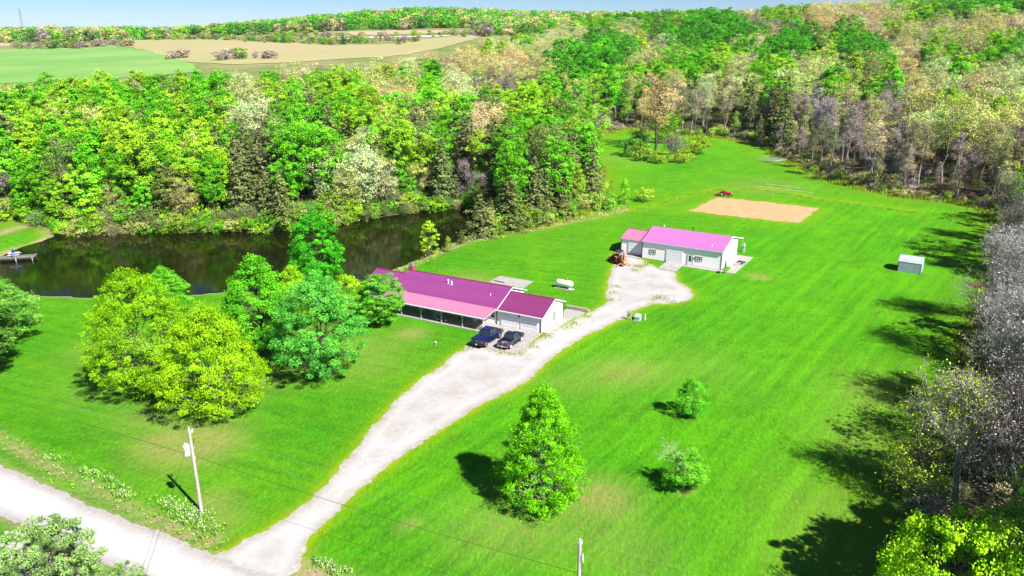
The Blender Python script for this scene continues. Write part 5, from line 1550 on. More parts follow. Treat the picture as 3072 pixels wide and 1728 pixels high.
    MB().box(-.14, .04, -h + .08, h - .08, z0 - .06, z0 + .12).build('rear_bumper', bumper, t, bevel=.02)
    MB().box(-.155, -.14, -.16, .16, z0 - .02, z0 + .1).build('number_plate', WHITEP, t)
    MB().box(5.68 * k, 5.86 * k, -h + .1, h - .1, z0 - .04, z0 + .16).build('front_bumper', bumper, t, bevel=.02)
    MB().box(5.70 * k, 5.78 * k, -h * .6, h * .6, z0 + .16, z0 + .46).build('grille', BLACKP, t)
    MB().tube([(-.14, 0, z0 - .1), (-.34, 0, z0 - .1)], .035, 8).tube([(-.34, 0, z0 - .1), (-.34, 0, z0 + .03)], [.03, .045], 8).build('tow_hitch', STEEL, t)
    MB().box(.3 * k, 5.4 * k, -h + .3, h - .3, .28 + lift, z0 + .05).build('chassis', BLACKP, t)
    return t
PAINT1 = M('dark_blue_paint', (.007, .014, .075), rough=.22, var=.08, coat=.8, spec=.6)
PAINT2 = M('blue_black_paint', (.010, .011, .045), rough=.25, var=.08, coat=.7, spec=.6)
COV = M('vinyl_bed_cover', (.009, .017, .085), rough=.38, var=.08)
q = ground0(1458, 1030)
pickup('pickup_truck', 'large dark blue pickup truck with folded black bed cover on the apron', (LH(-5.55, -9.3)[0], LH(-5.55, -9.3)[1], .09), math.radians(60), 5.85, 2.02, COV, PAINT1, STEEL, r=.44, lift=.08)
pickup('pickup_truck', 'smaller blue black pickup truck with open bed on the apron', (LH(-2.1, -8.1)[0], LH(-2.1, -8.1)[1], .09), math.radians(61), 4.95, 1.80, None, PAINT2, WHITEP, r=.36, lift=-.03, bumper=STEEL, zb=.93)

# ---------------------------------------------------------------- porch things
def plastic_chair(loc, rz, label, mat=WHITEP):
    t = thing('patio_chair', label, 'chair', loc, rz, 'chairs on the porch')
    MB().box(-.25, .25, -.25, .22, .40, .44).build('seat', mat, t)
    b = MB()
    for i in range(5): b.box(-.2 + i * .1 - .03, -.2 + i * .1 + .03, .22, .26, .46, .88 - abs(i - 2) * .03)
    b.box(-.25, .25, .21, .27, .84, .90).build('backrest', mat, t)
    for x in (-.24, .24):
        MB().box(x - .03, x + .03, -.25, .25, .62, .66).box(x - .025, x + .025, -.25, -.20, .44, .62).build('armrest', mat, t)
        for y in (-.22, .22): MB().box(x - .025, x + .025, y - .025, y + .025, 0, .42).build('leg', mat, t)
    return t
def rocker(loc, rz, label):
    t = thing('rocking_chair', label, 'chair', loc, rz, 'rocking chairs on the porch')
    m = GREYW
    MB().box(-.26, .26, -.26, .24, .40, .44).build('seat', m, t)
    b = MB()
    for i in range(5): b.box(-.2 + i * .1 - .025, -.2 + i * .1 + .025, .24, .27, .46, 1.05)
    b.box(-.26, .26, .23, .28, 1.0, 1.1).build('backrest', m, t)
    for x in (-.26, .26):
        MB().tube([(x, -.42, .06), (x, -.2, .01), (x, .1, .0), (x, .45, .08)], .025, 6).build('rocker', m, t)
        MB().box(x - .03, x + .03, -.28, .26, .62, .66).build('armrest', m, t)
        for y in (-.22, .22): MB().box(x - .022, x + .022, y - .022, y + .022, .03, .64).build('leg', m, t)
for i, (x, lb) in enumerate(((-21.0, 'leftmost grey rocking chair on the porch'), (-19.9, 'middle grey rocking chair on the porch, left of a post'), (-18.3, 'rightmost grey rocking chair on the porch, beside the white chair'))):
    rocker(LH(x, -1.3, .14), HR + .1 * i, lb)
plastic_chair(LH(-17.2, -1.7, .14), HR + .5, 'white plastic armchair beside the rocking chairs')
plastic_chair(LH(-10.6, -1.2, .14), HR - .4, 'white plastic armchair behind the second post from the garage')
t = thing('trash_barrel', 'dark barrel standing against the porch wall', 'barrel', LH(-13.3, -1.0, .14), HR)
MB().tube([(0, 0, 0), (0, 0, .3), (0, 0, .6), (0, 0, .85)], [.27, .31, .31, .28], 16).build('body', M('dark_grey_barrel', (.06, .06, .065), rough=.5), t); MB().ring((0, 0, .85), (0, 0, 1), .28, .02, 16, 6).build('rim', BLACKP, t)
t = thing('push_mower', 'black and white push mower at the porch edge', 'mower', LH(-16.1, -2.9, .14), HR + 1.2)
MB().box(-.3, .35, -.28, .28, .12, .3).build('deck', WHITEP, t, bevel=.04); MB().box(-.12, .2, -.16, .16, .3, .5).build('engine', BLACKP, t, bevel=.03)
MB().beam((-.3, -.2, .3), (-1.0, -.18, 1.0), .03, .03).beam((-.3, .2, .3), (-1.0, .18, 1.0), .03, .03).beam((-1.0, -.18, 1.0), (-1.0, .18, 1.0), .03, .03).build('handlebar', STEEL, t)
for x in (-.25, .3):
    for s in (-1, 1): MB().tube([(x, s * .30, .13), (x, s * .36, .13)], .13, 12).build('wheel', BLACK, t)
t = thing('dog_statue', 'white dog figure sitting by the porch edge', 'statue', LH(-14.7, -3.0, .14), HR - 1.2)
MB().loft([[(x, r * math.cos(a), z + r * math.sin(a)) for a in np.linspace(0, 6.283, 11)[:-1]] for x, z, r in ((-.42, .16, .03), (-.35, .18, .14), (-.1, .2, .18), (.15, .24, .16), (.32, .34, .10), (.42, .40, .11), (.55, .38, .07), (.6, .37, .03))]).build('body', WHITEP, t, smooth=True)
t = thing('tricycle', 'small red and black tricycle at the porch end by the garage', 'tricycle', LH(-8.5, -2.8, .14), HR + .6)
MB().tube([(0, 0, .25), (.35, 0, .45), (.4, 0, .65)], .03, 8).tube([(0, 0, .25), (-.3, 0, .2)], .03, 8).build('frame', M('red_enamel', (.5, .03, .03), rough=.4), t)
MB().tube([(.4, -.2, .66), (.4, .2, .66)], .02, 8).build('handlebar', BLACKP, t); MB().box(-.15, .05, -.09, .09, .32, .36).build('seat', BLACKP, t)
for (x, y, r) in ((.4, 0, .22), (-.3, -.22, .15), (-.3, .22, .15)): MB().ring((x, y, r), (0, 1, 0), r - .03, .03, 16, 6).build('wheel', BLACK, t)
tag(MB().ring((0, 0, .03), (0, 0, 1), .32, .05, 20, 6).build('garden_hose', BLACKP, None, loc=LH(-10.4, -2.9, .14)), 'coiled black hose lying on the porch floor', 'hose')
gy_ = ground0(1307, 1034)
t = thing('lawn_ornament', 'small brown and white ornament alone on the front lawn', 'ornament', (gy_[0], gy_[1], 0))
MB().tube([(0, 0, 0), (0, 0, .3)], [.14, .12], 10).build('base', M('terracotta', (.4, .18, .10), rough=.8), t); MB().tube([(0, 0, .3), (0, 0, .42), (0, 0, .52)], [.08, .16, .04], 10).build('top', WHITEP, t)

# ---------------------------------------------------------------- red tractor by the plot
def tractor_wheel(par, x, y, r, wd, s, rim):
    m = MB(); m.ring((x, y, r), (0, 1, 0), r - wd * .5, wd * .5, 24, 8)
    for k in range(20):
        a = 2 * math.pi * k / 20
        m.beam((x + (r - .02) * math.cos(a), y - wd * .5, r + (r - .02) * math.sin(a)), (x + (r - .02) * math.cos(a + .12), y + wd * .5, r + (r - .02) * math.sin(a + .12)), .05, .05)
    w_ = m.build('wheel', BLACK, par)
    MB().tube([(x, y - .05, r), (x, y + s * .07, r)], r - wd * .9, 18).tube([(x, y + s * .05, r), (x, y + s * .10, r)], r * .28, 12).build('rim', rim, w_)
RED = M('tractor_red', (.55, .010, .035), rough=.35, coat=.4); ORG = M('faded_orange_paint', (.70, .20, .045), rough=.5, var=.2, scale=5)
ta = ground0(2162, 589)
t = thing('tractor', 'small red tractor with rear tiller at the far end of the garden plot', 'tractor', (ta[0] + .6, ta[1] + .5, tz(ta[0], ta[1])), math.radians(-28))
RIMW = M('pale_rim', (.62, .58, .58), rough=.5)
MB().loft([[(x, -w_, .75), (x, -w_, z), (x, 0, z + .08), (x, w_, z), (x, w_, .75)] for x, w_, z in ((.75, .30, 1.25), (1.6, .30, 1.22), (2.25, .26, 1.10), (2.4, .22, 1.0))]).build('hood', RED, t, smooth=False)
MB().box(-.1, 2.2, -.18, .18, .42, .78).build('chassis', BLACKP, t); MB().box(2.36, 2.44, -.2, .2, .7, 1.05).build('grille', WHITEP, t); MB().box(2.3, 2.6, -.3, .3, .45, .62).build('front_weight', BLACKP, t)
for s in (-1, 1):
    MB().loft([[(.0 + .78 * math.cos(a), s * .45, .62 + .72 * math.sin(a)), (.0 + .78 * math.cos(a), s * .82, .62 + .72 * math.sin(a)), (.0 + .72 * math.cos(a), s * .82, .62 + .66 * math.sin(a)), (.0 + .72 * math.cos(a), s * .45, .62 + .66 * math.sin(a))] for a in np.linspace(-.1, 2.6, 9)]).build('fender', RED, t)
    tractor_wheel(t, 0, s * .66, .62, .30, s, RIMW); tractor_wheel(t, 2.05, s * .55, .36, .18, s, RIMW)
MB().box(-.25, .2, -.22, .22, .95, 1.05).box(-.3, -.2, -.22, .22, 1.0, 1.4).build('seat', BLACKP, t)
MB().beam((.72, 0, 1.1), (.5, 0, 1.45), .04, .04).ring((.48, 0, 1.47), (.5, 0, 1), .17, .02, 16, 5).build('steering_wheel', BLACKP, t)
MB().beam((-.45, -.45, .8), (-.5, -.45, 2.2), .07, .07).beam((-.45, .45, .8), (-.5, .45, 2.2), .07, .07).beam((-.5, -.45, 2.2), (-.5, .45, 2.2), .07, .07).build('roll_bar', M('ochre_bar', (.34, .22, .03), rough=.5), t)
MB().box(-1.45, -.85, -.75, .75, .35, .72).beam((-.6, 0, .7), (-1.1, 0, .75), .1, .1).build('tiller', RED, t)
MB().tube([(1.5, .2, 1.2), (1.5, .2, 1.65)], .03, 8).build('exhaust', STEEL, t)
# ---------------------------------------------------------------- orange backhoe
ba = ground0(1862, 806)
t = thing('backhoe', 'orange backhoe tractor parked left of the workshop with its arm raised', 'backhoe', (ba[0] + .4, ba[1] + 2.6, 0), math.radians(-76))
# x towards the digging end
MB().box(-3.0, .2, -.45, .45, .55, 1.0).build('chassis', BLACKP, t)
MB().loft([[(x, -.42, .95), (x, -.42, z), (x, .42, z), (x, .42, .95)] for x, z in ((-3.1, 1.35), (-2.9, 1.5), (-1.5, 1.6))]).build('hood', ORG, t)
for s in (-1, 1):
    tractor_wheel(t, -.6, s * .85, .68, .42, s, ORG); tractor_wheel(t, -2.7, s * .75, .45, .28, s, ORG)
    MB().box(-1.2, .0, min(s * .62, s * 1.05), max(s * .62, s * 1.05), 1.38, 1.46).build('fender', ORG, t)
    for x in (-1.3, -.1): MB().beam((x, s * .55, 1.0), (x + .05, s * .52, 2.45), .06, .06).build('canopy_post', BLACKP, t)
    MB().beam((1.0, s * .25, .75), (1.2, s * 1.25, .22), .14, .14).box(1.0, 1.4, min(s * 1.1, s * 1.45), max(s * 1.1, s * 1.45), .08, .18).build('stabiliser', ORG, t)
MB().box(-1.45, .0, -.65, .65, 2.45, 2.53).build('canopy', M('blue_black_canopy', (.03, .04, .09), rough=.3), t)
MB().box(-.9, -.4, -.25, .25, 1.15, 1.25).box(-.45, -.38, -.25, .25, 1.2, 1.7).build('seat', BLACKP, t)
MB().box(.2, 1.2, -.35, .35, .55, 1.25).prism([(1.0, .6), (1.7, .5), (1.7, .9), (1.2, 1.4)], -.3, .3).build('swing_frame', ORG, t)
MB().beam((1.5, 0, .9), (.75, .1, 3.1), .26, .30).build('boom', ORG, t)
MB().beam((.75, .1, 3.1), (1.75, .05, 1.25), .20, .24).build('dipper', ORG, t)
MB().tube([(1.3, -.1, 1.4), (.9, .0, 2.6)], .07, 8).tube([(1.0, .1, 2.9), (1.6, .1, 1.9)], .06, 8).build('ram', STEEL, t)
MB().prism([(1.55, 1.3), (1.9, 1.25), (2.1, .8), (1.8, .45), (1.45, .6), (1.7, .85)], -.28, .28).build('bucket', ORG, t)
MB().prism([(-4.0, .15), (-3.35, .15), (-3.3, .85), (-3.5, .9), (-3.75, .5)], -1.05, 1.05).build('front_bucket', ORG, t)
for s in (-1, 1): MB().beam((-1.4, s * .6, 1.25), (-2.6, s * .6, 1.35), .12, .14).beam((-2.6, s * .6, 1.35), (-3.4, s * .6, .6), .12, .14).build('loader_arm', ORG, t)
MB().tube([(-2.3, .25, 1.5), (-2.3, .25, 2.3)], .04, 8).build('exhaust', STEEL, t)

# ---------------------------------------------------------------- dock, picnic table, person
dx, dy = ground0(30, 772, 0.15)
DKR = math.radians(14)
DOCKW = M('grey_dock_wood', (.20, .18, .17), rough=.85, var=.3, scale=2, bump=.3, stretch=(.3, 1, 1))
dock = thing('dock', 'weathered grey plank dock reaching into the pond', 'dock', (dx, dy, .15), DKR)
i = 0
for x in np.arange(-6.0, 4.3, .30):
    MB().box(x + .01, x + .285, -1.05 + .02 * math.sin(i * 3.1), 1.15 + .02 * math.sin(i * 1.7), 0, .05).build('plank', DOCKW, dock); i += 1
MB().box(-6.0, 4.3, -1.0, -.9, -.22, -.002).box(-6.0, 4.3, 1.0, 1.1, -.22, -.002).build('rim_joist', M('dark_wet_wood', (.07, .05, .04), rough=.8), dock)
for x in (-4.5, -1.6, 1.3, 4.15):
    for y in (-1.1, 1.18): MB().tube([(x, y, -1.6), (x, y, .12)], .09, 10).build('pile', GREYW, dock)
def LD(x, y, z=0.2):
    c, s = math.cos(DKR), math.sin(DKR)
    return (dx + x * c - y * s, dy + x * s + y * c, z)
t = thing('picnic_table', 'white picnic table standing on the dock', 'table', LD(.7, .35), DKR)
pt = MB()
for k in range(5): MB().box(-1.0, 1.0, -.36 + k * .148, -.36 + k * .148 + .135, .72, .76).build('top_board', TRIM, t)
for s in (-1, 1):
    for k in range(2): MB().box(-1.0, 1.0, s * .68 - .14 + k * .145, s * .68 - .14 + k * .145 + .13, .42, .46).build('bench_board', TRIM, t)
    MB().beam((s * .75, -.7, 0), (s * .75, -.2, .72), .09, .04).beam((s * .75, .7, 0), (s * .75, .2, .72), .09, .04).beam((s * .75, -.8, .4), (s * .75, .8, .4), .09, .04).build('leg_frame', GREYW, t)
def person(loc, rz, label, jacket, trousers):
    t = thing('person', label, 'person', loc, rz)
    me = bpy.data.meshes.new('body')
    J = {'pelvis': (0, 0, .95, .155, .12), 'waist': (0, .01, 1.10, .14, .11), 'chest': (0, 0, 1.32, .19, .13), 'neck': (0, -.02, 1.50, .065, .065), 'head': (0, -.04, 1.62, .095, .11), 'crown': (0, -.03, 1.74, .085, .095),
         'sl': (-.19, 0, 1.42, .075, .07), 'el': (-.25, -.06, 1.15, .055, .055), 'wl': (-.20, -.26, 1.02, .04, .04), 'hl': (-.19, -.34, 1.02, .045, .03),
         'sr': (.19, 0, 1.42, .075, .07), 'er': (.26, -.05, 1.15, .055, .055), 'wr': (.20, -.25, 1.05, .04, .04), 'hr': (.19, -.33, 1.06, .045, .03),
         'hipl': (-.10, 0, .88, .11, .11), 'kl': (-.13, -.02, .50, .075, .08), 'al': (-.14, .02, .10, .055, .06), 'tl': (-.15, -.14, .05, .05, .04),
         'hipr': (.10, 0, .88, .11, .11), 'kr': (.14, -.03, .50, .075, .08), 'ar': (.16, .01, .10, .055, .06), 'tr': (.17, -.15, .05, .05, .04)}
    E_ = [('pelvis', 'waist'), ('waist', 'chest'), ('chest', 'neck'), ('neck', 'head'), ('head', 'crown'), ('chest', 'sl'), ('sl', 'el'), ('el', 'wl'), ('wl', 'hl'), ('chest', 'sr'), ('sr', 'er'), ('er', 'wr'), ('wr', 'hr'),
          ('pelvis', 'hipl'), ('hipl', 'kl'), ('kl', 'al'), ('al', 'tl'), ('pelvis', 'hipr'), ('hipr', 'kr'), ('kr', 'ar'), ('ar', 'tr')]
    ks = list(J)
    me.from_pydata([J[k][:3] for k in ks], [(ks.index(a), ks.index(b_)) for a, b_ in E_], [])
    o = link('body', me, t)
    sk = o.modifiers.new('skin', 'SKIN'); o.modifiers.new('smooth', 'SUBSURF').levels = 1; o.modifiers[-1].render_levels = 1
    for v_, k in zip(me.skin_vertices[0].data, ks): v_.radius = J[k][3:5]
    me.skin_vertices[0].data[0].use_root = True
    dg = bpy.context.evaluated_depsgraph_get(); ev = bpy.data.meshes.new_from_object(o.evaluated_get(dg))
    o.modifiers.clear(); o.data = ev
    ev.materials.clear()
    for m_ in (jacket, trousers, M('skin_tone', (.50, .30, .22), rough=.6), M('brown_shoes', (.05, .03, .02), rough=.7)): ev.materials.append(m_)
    for f in ev.polygons:
        z = f.center.z; y = f.center.y
        f.material_index = 3 if z < .10 else 1 if z < .93 else 2 if (z > 1.50 or y < -.285) else 0
        f.use_smooth = True
    hd = MB()
    hd.loft([[(r * math.cos(a), -.02 + (r + .01) * math.sin(a), z) for a in np.linspace(0, 6.283, 13)[:-1]] for z, r in ((1.44, .13), (1.55, .128), (1.66, .125), (1.76, .10), (1.82, .04))]).build('hood', jacket, t, smooth=True)
    for s in (-1, 1):
        MB().tube([(s * .035, -.148, 1.64), (s * .035, -.158, 1.64)], .012, 8).build('eye', BLACKP, t)
        fg = MB()
        for k in range(4): fg.tube([(s * .19 + (k - 1.5) * .02, -.35, 1.02 + (.04 if s > 0 else 0)), (s * .19 + (k - 1.5) * .022, -.40 - .008 * (k in (1, 2)), 1.01 + (.04 if s > 0 else 0)), (s * .19 + (k - 1.5) * .022, -.42, .98 + (.04 if s > 0 else 0))], [.011, .010, .008], 5)
        fg.tube([(s * .19 - s * .035, -.31, 1.03), (s * .19 - s * .055, -.35, 1.04)], [.012, .009], 5)
        fg.build('fingers', ev.materials[2], t)
    return t
person(LD(1.0, -.75), DKR + .4, 'person in a blue hooded jacket and pale blue trousers standing on the dock', M('blue_jacket', (.01, .04, .26), rough=.7), M('pale_blue_jeans', (.30, .42, .75), rough=.8))

# ---------------------------------------------------------------- utility poles and wires
P1 = Vector((*ground0(605, 1535), 0)); P2 = Vector((*ground0(1740, 1627, 8.6), 0))
WD = (P2 - P1).normalized()
def pole(loc, H, lean, label, tr=False):
    t = thing('utility_pole', label, 'utility pole', loc, math.atan2(WD.y, WD.x))
    t.rotation_euler = (lean[0], lean[1], math.atan2(WD.y, WD.x))
    MB().tube([(0, 0, -.8), (0, 0, H * .5), (0, 0, H)], [.17, .145, .12], 14).build('shaft', POLEW, t)
    MB().tube([(0, 0, H - .02), (.0, 0, H + .18)], [.05, .035], 8).tube([(0, 0, H + .18), (0, 0, H + .30)], [.075, .05], 10).build('insulator', WHITEP, t)
    MB().box(-.06, .06, -.05, .35, H - .35, H - .27).tube([(0, .33, H - .27), (0, .33, H - .05)], [.06, .045], 10).build('bracket', WHITEP, t)
    for z, s in ((H - 1.9, 1), (H - 2.9, 1)): MB().tube([(0, s * .13, z), (0, s * .26, z)], [.05, .035], 8).build('spool', WHITEP, t)
    if tr:
        k = MB().tube([(-.18, -.42, H - 2.35), (-.18, -.42, H - 1.45)], .27, 16).tube([(-.18, -.42, H - 1.45), (-.18, -.42, H - 1.36)], [.29, .2], 16)
        k.build('transformer', M('pale_transformer_grey', (.66, .68, .72), rough=.4), t)
        MB().tube([(-.1, -.42, H - 1.36), (-.1, -.42, H - 1.12)], [.05, .03], 8).tube([(-.3, -.42, H - 1.36), (-.3, -.42, H - 1.16)], [.05, .03], 8).build('bushing', WHITEP, t)
        MB().tube([(.16, .12, H - 1.4), (.22, .2, H - .9)], .03, 6).build('fuse_cutout', BLACKP, t)
    else:
        MB().tube([(.3, -.1, H - 1.5), (.28, -.1, H - 1.0), (.3, -.1, H - .75)], [.05, .06, .015], 8).build('arrester', WHITEP, t)
        MB().tube([(.12, 0, H - 1.6), (.3, -.1, H - 1.5), (.25, -.1, H - 2.0), (.12, 0, H - 2.2)], .02, 6).build('jumper', BLACKP, t)
    return t
pole((P1.x, P1.y, 0), 8.6, (0, 0), 'grey wooden utility pole with transformer beside the road ditch', True)
pole((P2.x, P2.y, 0), 8.6, (0, 0), 'pale utility pole topped with white insulators at the bottom frame edge')
def cable(name, pts, r, mat, label, sag=.5):
    m = MB()
    allp = []
    for a, b_ in zip(pts[:-1], pts[1:]):
        a = Vector(a); b_ = Vector(b_); n = 16
        for i in range(n):
            f = i / n; p = a.lerp(b_, f); p.z -= sag * 4 * f * (1 - f); allp.append(p)
    allp.append(Vector(pts[-1]))
    m.tube(allp, r, 5)
    return tag(m.build(name, mat, None), label, 'cable')
def ALP(t, side, z):
    n = Vector((-WD.y, WD.x, 0)); p = P1 + WD * t + n * side; return (p.x, p.y, z)
SPAN = (P2 - P1).length
CABM2 = M('black_cable', (.03, .035, .03), rough=.6); ALUM = M('bright_wire', (.25, .30, .24), rough=.5)
cable('power_line', [ALP(-60, 0, 9.6), ALP(0, 0, 8.9), ALP(SPAN, 0, 8.9), ALP(SPAN + 60, 0, 9.2)], .006, ALUM, 'thin bright top wire strung between the two pole tops', .35)
cable('power_line', [ALP(-60, .3, 8.2), ALP(0, .25, 7.3), ALP(SPAN, .25, 7.3), ALP(SPAN + 60, .25, 7.6)], .006, ALUM, 'thin bright wire below the top wire on the two poles', .4)
cable('telephone_cable', [ALP(-60, .2, 6.5), ALP(0, .26, 5.75), ALP(SPAN, .26, 5.75), ALP(SPAN + 60, .26, 6)], .017, CABM2, 'thick dark cable crossing the lawn and driveway between the poles', .35)
cable('service_drop', [ALP(-.2, -.42, 7.0), (-20.5, 19.0, 6.5)], .014, CABM2, 'dark service wire from the transformer across the gravel road', .7)

# ---------------------------------------------------------------- small things of the grounds
def branch_log(name, pts, r, mat, label, cat, seed=1, twigs=26, tl=2.2):
    rg_ = np.random.default_rng(seed); S = []
    P_ = [np.array(p, float) for p in pts]
    for i in range(len(P_) - 1): S.append([*P_[i], *P_[i + 1], r * (1 - i / len(P_)), r * (1 - (i + 1) / len(P_)) + .015])
    for k in range(twigs):
        i = int(rg_.integers(len(P_) // 3, len(P_) - 1)); a = P_[i] + (P_[i + 1] - P_[i]) * rg_.uniform()
        d = unit((P_[-1] - P_[0]) + rg_.normal(size=3) * np.linalg.norm(P_[-1] - P_[0]) * .55); d[2] = abs(d[2]) * .45 + .05
        l = tl * rg_.uniform(.4, 1.1); e = a + d * l; S.append([*a, *e, .045, .015])
        for q in range(3):
            f = rg_.uniform(.3, 1); s = a + (e - a) * f; d2 = unit(d + rg_.normal(size=3) * .6); d2[2] = abs(d2[2]); S.append([*s, *(s + d2 * l * .45), .02, .008])
    V, Q = segs_mesh(S, 5)
    return tag(link(name, np_mesh(name, V, Q), None, [mat]), label, cat)
fa = [at(2420, 487), at(2380, 483), at(2345, 484), at(2320, 488), at(2300, 485)]
branch_log('fallen_tree', [(x, y, tz(x, y) + .35) for x, y in fa], .34, BARK_S, 'fallen bare silver trunk lying out of the woods onto the lawn', 'fallen tree', 5, 34, 4.0)
SIL = M('straw_strip', (.45, .45, .26), rough=.9, var=.1, scale=3, bump=.5)
for i, (a, b_, lb) in enumerate((((2270, 559), (2440, 579), 'long pale strip of cut straw nearest the garden plot'), ((2300, 556), (2360, 560), 'short pale strip of cut straw, left of the upper one'), ((2300, 552), (2408, 566), 'pale strip of cut straw nearest the woods'))):
    xa, ya = at(*a); xb, yb = at(*b_)
    n = 30; m = MB(); rr = random.Random(i)
    for k in range(n):
        f = k / n; f2 = (k + .9) / n
        pa = Vector((xa + (xb - xa) * f, ya + (yb - ya) * f, 0)); pb_ = Vector((xa + (xb - xa) * f2, ya + (yb - ya) * f2, 0))
        za, zb_ = tz(pa.x, pa.y), tz(pb_.x, pb_.y)
        m.beam((pa.x, pa.y, za + .04), (pb_.x, pb_.y, zb_ + .04), rr.uniform(.2, .45), .12)
    if i != 1: tag(m.build('straw_row', SIL, None), lb, 'straw row')
# rusty drum in the shade on the right
rx, ry = ground0(2935, 862)
t = thing('brush_pile', 'rust brown brush pile at the shaded lawn edge right of the shed', 'brush pile', (rx, ry, 0))
S = []
rg_ = np.random.default_rng(9)
for k in range(160):
    a = rg_.normal(size=3) * (1.0, .7, .25); a[2] = abs(a[2]) + .1; d = unit(rg_.normal(size=3) * (1, 1, .4)); S.append([*a, *(a + d * .9), .03, .012])
V, Q = segs_mesh(S, 4); link('sticks', np_mesh('sticks', V, Q), t, [M('rusty_brown_sticks', (.22, .09, .06), rough=.9)])
# pale rip-rap bank south of the road
bx = [(0, 1590), (60, 1600), (120, 1640), (150, 1728), (150, 1900), (-600, 1900), (-600, 1480)]
rp = [ground0(u, v) for u, v in bx]
rgs = np.random.default_rng(5); V = []; Q = []
PX = np.column_stack([rgs.uniform(-75, -28, 9000), rgs.uniform(30, 64, 9000)])
sdv = sdf(PX[:, 0], PX[:, 1], rp); PX = PX[sdv < 0][:2600]
for x, y in PX:
    s = rgs.uniform(.12, .38); b0 = len(V)
    for q in range(8): V.append((x + s * ((q & 1) * 2 - 1) * rgs.uniform(.35, .6), y + s * ((q >> 1 & 1) * 2 - 1) * rgs.uniform(.35, .6), (s * .55 if q & 4 else -.05) * rgs.uniform(.6, 1)))
    Q += [(b0, b0 + 2, b0 + 3, b0 + 1), (b0 + 4, b0 + 5, b0 + 7, b0 + 6), (b0, b0 + 1, b0 + 5, b0 + 4), (b0 + 1, b0 + 3, b0 + 7, b0 + 5), (b0 + 3, b0 + 2, b0 + 6, b0 + 7), (b0 + 2, b0, b0 + 4, b0 + 6)]
tag(link('riprap_stones', np_mesh('riprap', V, Q), None, [M('white_limestone', (.46, .42, .41), rough=.9, var=.12, scale=2)]), 'pale limestone rubble on the bank below the road', kind='stuff')
# lattice tower on the skyline
tx, ty = dirpt(66, 2300)
tw = thing('pylon', 'thin grey lattice tower on the left skyline', 'tower', (tx, ty, tz(tx, ty)))
m = MB(); Ht = 66
for s in ((-1, -1), (1, -1), (1, 1), (-1, 1)): m.beam((s[0] * 4, s[1] * 4, 0), (s[0] * .6, s[1] * .6, Ht), .5, .5)
for k in range(9):
    z0, z1 = Ht * k / 9, Ht * (k + 1) / 9; r0, r1 = 4 - 3.4 * k / 9, 4 - 3.4 * (k + 1) / 9
    m.beam((-r0, -r0, z0), (r1, -r1, z1), .3, .3).beam((r0, r0, z0), (-r1, r1, z1), .3, .3)
m.build('lattice', M('hazy_grey_steel', (.30, .33, .38), rough=.6), tw)
m = MB().beam((-9, 0, Ht * .80), (9, 0, Ht * .80), .6, .6).beam((-7, 0, Ht * .93), (7, 0, Ht * .93), .6, .6); m.build('crossarm', bpy.data.materials['hazy_grey_steel'], tw)

# ---------------------------------------------------------------- single trees and shrubs that stand apart
def spot(u, v, kind, name, label, cat, H, R, col, bark=BARK_D, rz=0.0, group=None, **k):
    x, y = at(u, v)
    return place_tree(kind, name, label, cat, x, y, R / kind.R, H / kind.H, rz, col, bark, group, **k)
OAK_A = Kind(*broadleaf(15.8, 6.6, .02, 520, 130, .19, 101, 'ovate', clump=.13, limbs=90, twigs=1), 15.8, 6.6)
OAK_B = Kind(*broadleaf(14.2, 6.7, .02, 520, 130, .19, 102, 'ovate', clump=.13, limbs=90, twigs=1), 14.2, 6.7)
MAP_A = Kind(*broadleaf(14.6, 4.8, .06, 260, 150, .21, 103, 'ovate', clump=.165, limbs=60), 14.6, 4.8)
MAP_B = Kind(*broadleaf(14.5, 4.2, .06, 220, 140, .23, 104, 'tall', clump=.175, limbs=50), 14.5, 4.2)
SILV = Kind(*broadleaf(14.4, 5.7, .04, 340, 150, .19, 105, 'ovate', clump=.145, limbs=70), 14.4, 5.7)
PEAR = Kind(*broadleaf(12.6, 4.4, .04, 520, 110, .17, 106, 'cone', clump=.15, limbs=150, twigs=1, tr=.20), 12.6, 4.4)
SMALL = Kind(*broadleaf(5.0, 2.0, .12, 90, 120, .13, 107, 'round', clump=.24, limbs=30, tr=.09), 5.0, 2.0)
SAPL = Kind(*broadleaf(7.2, 2.3, .06, 60, 50, .30, 108, 'cone', clump=.22, limbs=60, tr=.06), 7.2, 2.3)
NEARP = Kind(*broadleaf(8.0, 3.8, .05, 300, 100, .15, 109, 'round', clump=.12, limbs=150, twigs=3, tr=.14), 8.0, 3.8)
def tipm(lo): return lambda T: T[:, 2] > lo
NB1 = Kind(*bare(11.5, 6.0, .22, 201, 4, (10, 7, 5, 5), buds=1, bud_size=.15, twig_r=.022, up=.35, spread=.9, tr=.34, budlen=1.5, leafmask=lambda T: T[:, 0] < .5), 11.5, 6.0)
NB2 = Kind(*bare(16.5, 7.0, .22, 202, 4, (11, 8, 6, 5), buds=1, bud_size=.13, twig_r=.024, tr=.38, budlen=1.6), 16.5, 7.0)
NB3 = Kind(*bare(15.0, 6.6, .15, 203, 4, (11, 8, 6, 5), buds=2, bud_size=.15, twig_r=.024, tr=.34, budlen=1.6), 15.0, 6.6)
LIMEB = Kind(*broadleaf(7.0, 5.2, .02, 300, 150, .17, 110, 'round', clump=.14, limbs=60), 7.0, 5.2)
BR1 = Kind(*broadleaf(6.5, 3.4, .05, 80, 26, .20, 204, 'round', clump=.28, limbs=80, twigs=5, tr=.08), 6.5, 3.4)

